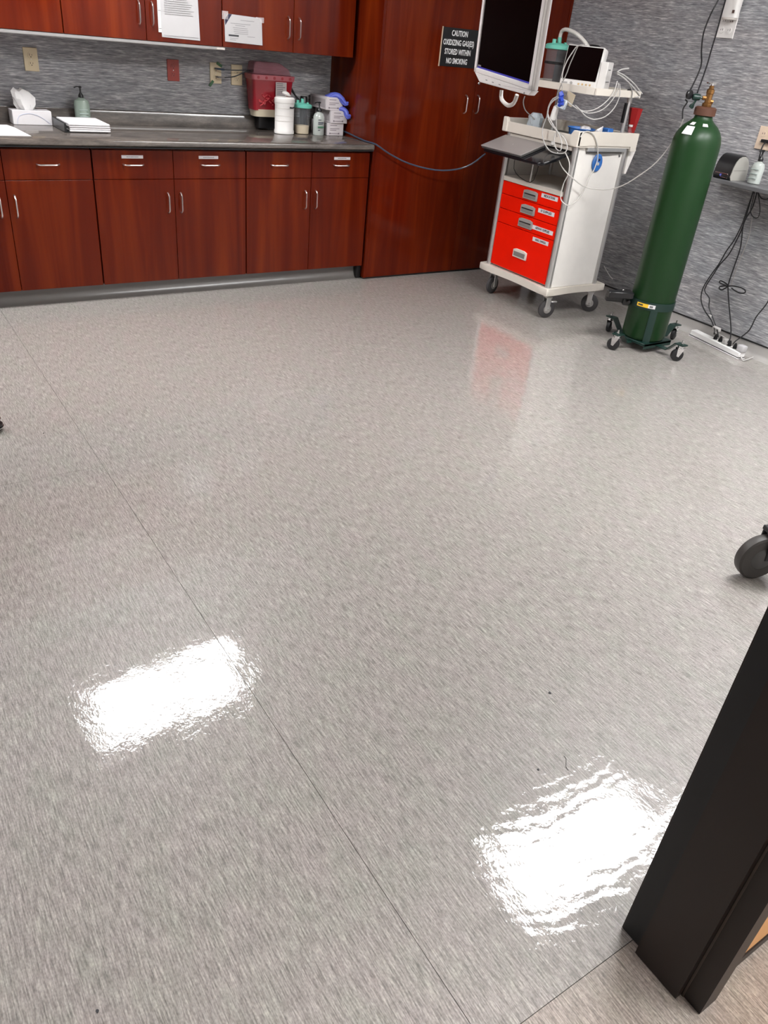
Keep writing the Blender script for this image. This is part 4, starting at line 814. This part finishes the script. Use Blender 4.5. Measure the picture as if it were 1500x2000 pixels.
# clamp and folded handle sticking out towards the cart
vx, vy = math.cos(view), math.sin(view); lx, ly = math.cos(view-PI/2+.35), math.sin(view-PI/2+.35)
an = math.atan2(ly, lx)
b = MB(); b.M = T((GX, GY, 0), an); b.box((GR+.004, -.05, .245), (GR+.045, .0, .335), .004); b.tube([(GR+.02, -.06, .275), (GR+.02, .03, .275)], .010, 8, smooth=1); b.tube([(GR+.035, -.055, .300), (GR+.035, .03, .300)], .009, 8, smooth=1); b.build('clamp', black, t)
b = MB(); b.M = T((GX, GY, 0), an); b.box((GR+.03, -.060, .255), (GR+.150, -.02, .300), .004); b.build('foot_pedal', black, t)
b = MB(); b.M = T((GX, GY, 0), an+.12); b.box((GR+.02, .0, .305), (GR+.180, .055, .345), .004); b.build('foot_pedal', black, t)
b = MB(); b.M = T((GX, GY, 0), an); b.lathe([(.012, 0), (.010, .02), (.003, .036)], (GR+.06, -.01, .306), 10); b.build('clamp_screw', chrome, t)

# ================================================================== right wall things
def woutlet(y, z, label, m, h=.118, w=.118):
    t = thing('outlet_plate', label, 'outlet', (XR-.003, y, z)); X = XR-.0005
    B((X-.007, y-w/2, z-h/2), (X, y+w/2, z+h/2), .002).build('plate', m, t, False)
    for dy in ((-.026, .026) if w > .1 else (0,)):
        for dz in (.022, -.022):
            r = MB().lathe([(.0165, -.003), (.0165, 0)], (X-.007, y+dy, z+dz), 14, 'x').build('receptacle', m, t)
            b = MB(); b.box((X-.0108, y+dy-.008, z+dz-.002), (X-.0100, y+dy-.0055, z+dz+.008)); b.box((X-.0108, y+dy+.0055, z+dz-.002), (X-.0100, y+dy+.008, z+dz+.006)); b.build('slots', ink, r, False)
    return t
woutlet(-1.343, 1.785, 'white double outlet plate high on the right wall', white, .125, .125)
t = thing('plug_in_unit', 'rounded white plug-in unit above the double outlet plate', 'plug-in unit', (XR-.03, -1.365, 1.88))
taper(XR-.060, XR-.002, -1.415, -1.310, 1.825, 1.990, .006, .018).build('housing', white, t)
MB().lathe([(.044, .0), (.048, .004), (.046, .012)], (XR-.030, -1.363, 1.815), 20, sx=.6, sy=1.05).build('lower_lip', white2, t)
B((XR-.0625, -1.408, 1.848), (XR-.0600, -1.392, 1.864)).build('label_spot', mat('brown_spot', (.10, .06, .05), .5), t, False)
woutlet(-1.835, 1.235, 'cream outlet plate above the small wall shelf', mat('beige_plate', (.66, .52, .40), .4), .125, .125)
t = thing('wall_plug', 'black plug in the cream outlet above the shelf', 'plug', (XR-.02, -1.83, 1.22)); B((XR-.030, -1.875, 1.212), (XR-.010, -1.815, 1.230), .003).build('plug', black, t)
MB().tube([(XR-.028, -1.85, 1.215), (XR-.05, -1.852, 1.18), (XR-.04, -1.86, 1.05), (XR-.03, -1.87, .999)], .004, 7).build('cord', kcable, t)
SZ = .968
t = thing('wall_shelf', 'small dark grey wall shelf behind the gas cylinder', 'shelf', (XR-.15, -1.9, SZ))
xf = 5.335
b = MB(); b.prism([(XR-.001, -1.66), (xf+.01, -1.66), (xf, -1.685), (xf, -2.35), (XR-.001, -2.35)], SZ, SZ+.025, 'z', .003); b.build('shelf_board', mat('shelf_grey', (.13, .13, .135), .35), t)
[MB().prism([(XR-.001, SZ-.001), (XR-.001, SZ-.10), (XR-.02, SZ-.10), (xf+.05, SZ-.015), (xf+.05, SZ-.001)], y, y+.02, 'y').build('bracket', dgrey, t, False) for y in (-2.10, -2.30)]
B((xf+.01, -1.658, SZ+.002), (XR-.003, -1.590, SZ+.012), .002).build('white_strip', white, t, False)
# small label-printer like device: black arched shell with grey sides
t = thing('arched_device', 'black arched desktop device with grey sides on the wall shelf', 'device', (5.42, -1.74, SZ+.0255))
zb_ = SZ+.0258; X0, X1 = 5.345, 5.520
arc = [(X0+.012, zb_), (X0, zb_+.02), (X0+.005, zb_+.045)] + [(X0+.085-.080*math.cos(a), zb_+.045+.095*math.sin(a)) for a in [i*PI/9 for i in range(1, 9)]] + [(X1-.010, zb_+.04), (X1-.008, zb_)]
MB().prism(arc, -1.795, -1.675, 'y').build('shell', black, t, True, 40)
sid = [(X0+.085+(x-X0-.085)*.97, zb_+(z-zb_)*.965) for x, z in arc]
MB().prism(sid, -1.7995, -1.7951, 'y').build('side_cover', olive, t, True, 40)
B((X0-.004, -1.780, zb_+.030), (X0+.004, -1.690, zb_+.036), .001).build('button_bar', chrome, t, False)
B((X0-.0015, -1.780, zb_+.010), (X0+.004, -1.730, zb_+.014), .001).build('button_bar', chrome, t, False)
MB().lathe([(.006, -.003), (.006, .004)], (X0, -1.73, zb_+.022), 10, 'x').build('indicator', mat('blue_mark', (.1, .12, .5), .4), t)
b = MB(); b.box((X0+.02, -1.8003, zb_+.055), (X1-.03, -1.7996, zb_+.0562)); b.build('side_seam', ink, t, False)
t = thing('hand_gel_bottle', 'clear hand gel bottle with black pump on the wall shelf', 'bottle', (5.44, -1.89, zb_))
MB().lathe([(.030, 0), (.034, .004), (.034, .095), (.028, .112), (.012, .122), (.012, .128)], (5.450, -1.895, zb_), 22, sx=.9, sy=1.15).build('body', gel2, t); pump(t, 5.450, -1.895, zb_+.126)
b = MB(); [b.box((5.416, -1.925, zb_+z), (5.4195, -1.87, zb_+z+.003)) for z in (.03, .055, .08)]; b.build('lettering', mat('grey_green_print', (.35, .42, .40), .5), t, False)

# cords hanging under the shelf
top = [Vector((5.46, -1.90, SZ-.002))]
cable('black_cable', 'outermost black cord bowing left below the shelf to the power strip', VL([(5.455, -1.9149, 0.9556), (5.455, -1.9109, 0.935), (5.455, -1.9081, 0.8489), (5.455, -1.9073, 0.7718), (5.455, -1.8989, 0.7126), (5.455, -1.8846, 0.6511), (5.455, -1.858, 0.5856), (5.455, -1.8367, 0.5035), (5.455, -1.8025, 0.4161), (5.455, -1.7755, 0.3228), (5.455, -1.7884, 0.2511), (5.455, -1.8373, 0.1956), (5.455, -1.9006, 0.1568), (5.455, -1.933, 0.126)]) + VL([(5.41, -1.9821, 0.1118), (5.41, -1.9868, 0.0868)]), .0045, kcable)
cable('black_cable', 'second black cord twisting beside the outermost one below the shelf', VL([(5.485, -1.8904, 0.9506), (5.485, -1.8912, 0.9207), (5.485, -1.8977, 0.7557), (5.485, -1.8811, 0.6382), (5.485, -1.8604, 0.5574), (5.485, -1.8253, 0.4932), (5.485, -1.7995, 0.4189), (5.485, -1.7704, 0.3132), (5.485, -1.8246, 0.271), (5.485, -1.8413, 0.2176), (5.485, -1.8881, 0.1675), (5.485, -1.9297, 0.1217)]) + VL([(5.405, -2.0102, 0.11), (5.405, -2.0257, 0.08)]), .0045, kcable)
cable('black_cable', 'black cord tied in a bow halfway down below the shelf', VL([(5.465, -1.9283, 0.958), (5.465, -1.9323, 0.8638), (5.465, -1.9086, 0.7666), (5.465, -1.9392, 0.632), (5.465, -1.9395, 0.5245), (5.465, -1.9388, 0.4085), (5.465, -1.9504, 0.3614), (5.465, -1.9928, 0.2721), (5.465, -2.0282, 0.2028), (5.465, -2.0614, 0.1324)]) + VL([(5.395, -2.1156, 0.1063), (5.395, -2.1086, 0.0748)]), .0047, kcable)
t = thing('cord_bow', 'bow of bundled black cord tied at mid height on the hanging cord', 'cord bundle', Vector((5.46, -1.9437, 0.388)))
MB().tube(VL([(5.458, -1.947, 0.3918), (5.458, -1.9134, 0.4019), (5.458, -1.8824, 0.4044), (5.458, -1.8794, 0.3911), (5.458, -1.9192, 0.3867), (5.458, -1.9459, 0.3859), (5.458, -1.9181, 0.3808), (5.458, -1.89, 0.3671), (5.458, -1.8912, 0.355), (5.458, -1.9119, 0.3536), (5.458, -1.932, 0.3707), (5.458, -1.9479, 0.3893)]), .0042, 7).build('left_loops', kcable, t)
MB().tube(VL([(5.455, -1.9502, 0.3891), (5.455, -1.9763, 0.3977), (5.455, -2.0322, 0.4038), (5.455, -2.07, 0.3971), (5.455, -2.073, 0.3814), (5.455, -2.0447, 0.3719), (5.455, -2.0046, 0.3752), (5.455, -1.9753, 0.3835)]), .0042, 7).build('right_loop', kcable, t)
cable('black_cable', 'black cord curving in from the right edge to the power strip', VL([(5.46, -2.30, .966), (5.46, -2.33, .75), (5.45, -2.2758, 0.5102), (5.45, -2.2529, 0.4347), (5.45, -2.2435, 0.3753), (5.45, -2.2317, 0.3362), (5.45, -2.2038, 0.2665), (5.45, -2.1923, 0.1838), (5.45, -2.1572, 0.126)]) + VL([(5.385, -2.1648, 0.1072), (5.385, -2.1527, 0.0798)]), .0045, kcable)
cable('loop_cable', 'short black cord loop hanging right under the shelf', VL([(5.44, -1.929, 0.9536), (5.44, -1.9342, 0.9099), (5.44, -1.9428, 0.8464), (5.44, -1.9734, 0.8184), (5.44, -2.0028, 0.8207), (5.44, -2.0045, 0.8543), (5.44, -1.9845, 0.9), (5.44, -1.9485, 0.9573)]), .0032, kcable)
cable('loop_cable', 'wider black cord loop under the shelf at the right edge', VL([(5.42, -1.9637, 0.9605), (5.42, -1.9884, 0.9358), (5.42, -2.0204, 0.9298), (5.42, -2.0449, 0.942), (5.42, -2.0609, 0.9742)]), .0036, kcable)
cable('thin_cable', 'thin grey cord hanging straight beside the bow', VL([(5.5, -1.894, 0.931), (5.5, -1.9478, 0.7168), (5.5, -1.9414, 0.5555), (5.5, -1.937, 0.4334), (5.5, -1.9417, 0.3787)]), .0030, gcable)
# power strip
pa = Vector((5.461, -1.7731, 0.004)); pb = Vector((5.3887, -2.2166, 0.004))
d = (pb-pa); L = d.length; an = math.atan2(d.y, d.x); wd_ = .062
t = thing('power_strip', 'white power strip on the floor against the right wall', 'power strip', (pa.x, pa.y, 0))
MS = T((pa.x, pa.y, 0), an)     # local x along, local +y away from camera (towards the wall)
sg = 1 if (Matrix.Rotation(an, 4, 'Z') @ Vector((0, 1, 0))).x > 0 else -1
b = MB(); b.M = MS; b.box((0, 0, .001), (L, sg*wd_, .006), .001); b.box((.004, sg*.004, .008), (L-.004, sg*(wd_-.004), .042), .004); b.build('body', mat('strip_white', (.85, .84, .83), .4), t)
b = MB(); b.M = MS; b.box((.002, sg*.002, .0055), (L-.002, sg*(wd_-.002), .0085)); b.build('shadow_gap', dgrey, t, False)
for i in range(6):
    b = MB(); b.M = MS; xx = .19+i*.042; b.lathe([(.014, .042), (.014, .0435)], (xx, sg*wd_/2, 0), 14); b.build('socket', white2, t)
def plug(x, label, m, r=.013, h=.035):
    p = MS @ Vector((x, sg*wd_/2, .0438)); q = thing('plug', label, 'plug', p); b = MB(); b.M = T(p, an); b.lathe([(r, 0), (r*1.05, .006), (r*.8, h*.6), (.0055, h)], n=12); b.build('plug_body', m, q)
plug(.200, 'leftmost black plug on the power strip', black); plug(.244, 'second black plug from the left on the power strip', black)
plug(.325, 'third black plug on the power strip, right of the white plug', black); plug(.372, 'rightmost black plug on the power strip', black)
p = MS @ Vector((.288, sg*wd_/2, .0438)); q = thing('white_plug', 'white plug between the black plugs on the power strip', 'plug', p); b = MB(); b.M = T(p, an); b.box((-.014, -.018, 0), (.014, .018, .034), .004); b.build('plug_body', wcable, q)
p = MS @ Vector((.428, sg*wd_/2, .0438)); q = thing('clear_plug', 'grey translucent adapter at the right end of the power strip', 'plug', p); b = MB(); b.M = T(p, an); b.box((-.026, -.022, 0), (.026, .022, .042), .008, 2); b.build('adapter_body', mat('clear_adapter', (.50, .49, .50), .2), q)
p = Vector((5.44, -1.9747, 0.1178)); q = thing('cord_adapter', 'white inline adapter behind the power strip', 'adapter', p); b = MB(); b.M = T(p, an, .2); b.box((-.030, -.012, -.014), (.030, .012, .010), .004); b.build('adapter_body', wcable, q)
p = Vector((5.465, -1.8805, 0.1682)); q = thing('cord_clip', 'tiny white clip on the black cords above the power strip', 'clip', p); b = MB(); b.M = T(p); b.box((-.006, -.012, -.010), (.006, .010, .010), .003); b.build('clip_body', wcable, q)
cable('white_cable', 'white cord from behind the trolley to the power strip', [Vector((5.6291, -1.4348, 0.008)), Vector((5.5974, -1.5124, 0.006)), Vector((5.603, -1.5944, 0.006)), Vector((5.6125, -1.6761, 0.006)), Vector((5.6434, -1.7592, 0.012)), Vector((5.562, -1.8779, 0.05)), Vector((5.4769, -1.9965, 0.075)), p*0+(MS @ Vector((.288, sg*wd_/2, .078)))], .0045, wcable)
cable('white_cable', 'white cord leaving the power strip to the right edge', [MS @ Vector((L+.001, sg*.02, .02)), Vector((5.3902, -2.2558, 0.008)), Vector((5.5153, -2.2386, 0.006)), Vector((5.6742, -2.2077, 0.006)), Vector((5.9698, -2.169, 0.006))], .0045, wcable)
cable('thin_cable', 'thin pale cord running along the wall base behind the cart', [Vector((5.5, -0.8801, 0.2282)), Vector((5.48, -0.9766, 0.1798)), Vector((5.8532, -0.8085, 0.01))], .0035, wcable)

# ================================================================== wheel at the right edge
wx, wy, wr = 3.300, -3.745, .088
t = thing('bed_caster', 'large dark caster wheel entering at the right edge', 'caster', (wx, wy, 0))
an = math.radians(68)
def wh(): b = MB(); b.M = T((wx, wy, 0), an); return b
b = wh(); b.lathe([(wr*.70, -.020), (wr*.90, -.021), (wr*.98, -.016), (wr, -.006), (wr, .006), (wr*.98, .016), (wr*.90, .021), (wr*.70, .020)], (0, 0, wr+.0005), 48, 'x'); b.build('tyre', wrack, t)
b = wh(); b.lathe([(wr*.66, -.010), (wr*.70, -.014), (wr*.70, .014), (wr*.66, .010)], (0, 0, wr+.0005), 40, 'x'); b.build('rim', blackm, t)
b = wh(); b.lathe([(.004, -.030), (.030, -.028), (.046, -.018), (.050, -.012), (.050, .012), (.046, .018), (.030, .028), (.004, .030)], (0, 0, wr+.0005), 32, 'x'); b.build('hub_cap', dgrey, t)
b = wh(); b.tube([(.0, -.035, wr+.02), (.0, -.02, wr*2+.02), (0, -.06, wr*2+.05), (0, -.12, wr*2+.07)], .020, 10); b.box((-.034, -.04, wr), (-.024, .0, wr*2+.03), .003); b.box((.024, -.04, wr), (.034, .0, wr*2+.03), .003); b.box((-.034, -.055, wr*2+.012), (.034, .005, wr*2+.03), .003); b.build('fork', blackm, t)
b = wh(); b.box((-.03, -.55, wr*2+.05), (.03, -.08, wr*2+.10), .008); b.build('chassis_leg', black, t)
# chrome-rimmed stand foot just entering at the left edge
q = Vector((1.1663, -1.5574, 0.0)); t = thing('stand_foot', 'small dark ribbed stand foot at the left edge of the floor', 'foot', q)
q = q+Vector((-.035, 0, 0)); b = MB()
b.lathe([(.030, .001), (.034, .004), (.034, .012), (.028, .014)], q, 16); b.build('rubber_pad', blackm, t)
for k in range(2): b = MB(); b.lathe([(.024, .020+k*.034), (.042-.006*k, .024+k*.034), (.042-.006*k, .030+k*.034), (.024, .036+k*.034)], q, 20); b.build('rib', black, t); b = MB(); b.lathe([(.036, .0155+k*.036), (.044-.006*k, .017+k*.034), (.044-.006*k, .020+k*.034), (.03, .021+k*.034)], q, 20); b.build('chrome_ring', chrome, t)
b = MB(); b.tube([q+Vector((0, 0, .001)), q+Vector((0, 0, .085)), q+Vector((-.10, .02, .12)), q+Vector((-.25, .04, .13))], .016, 10); b.build('stem', dgrey, t)
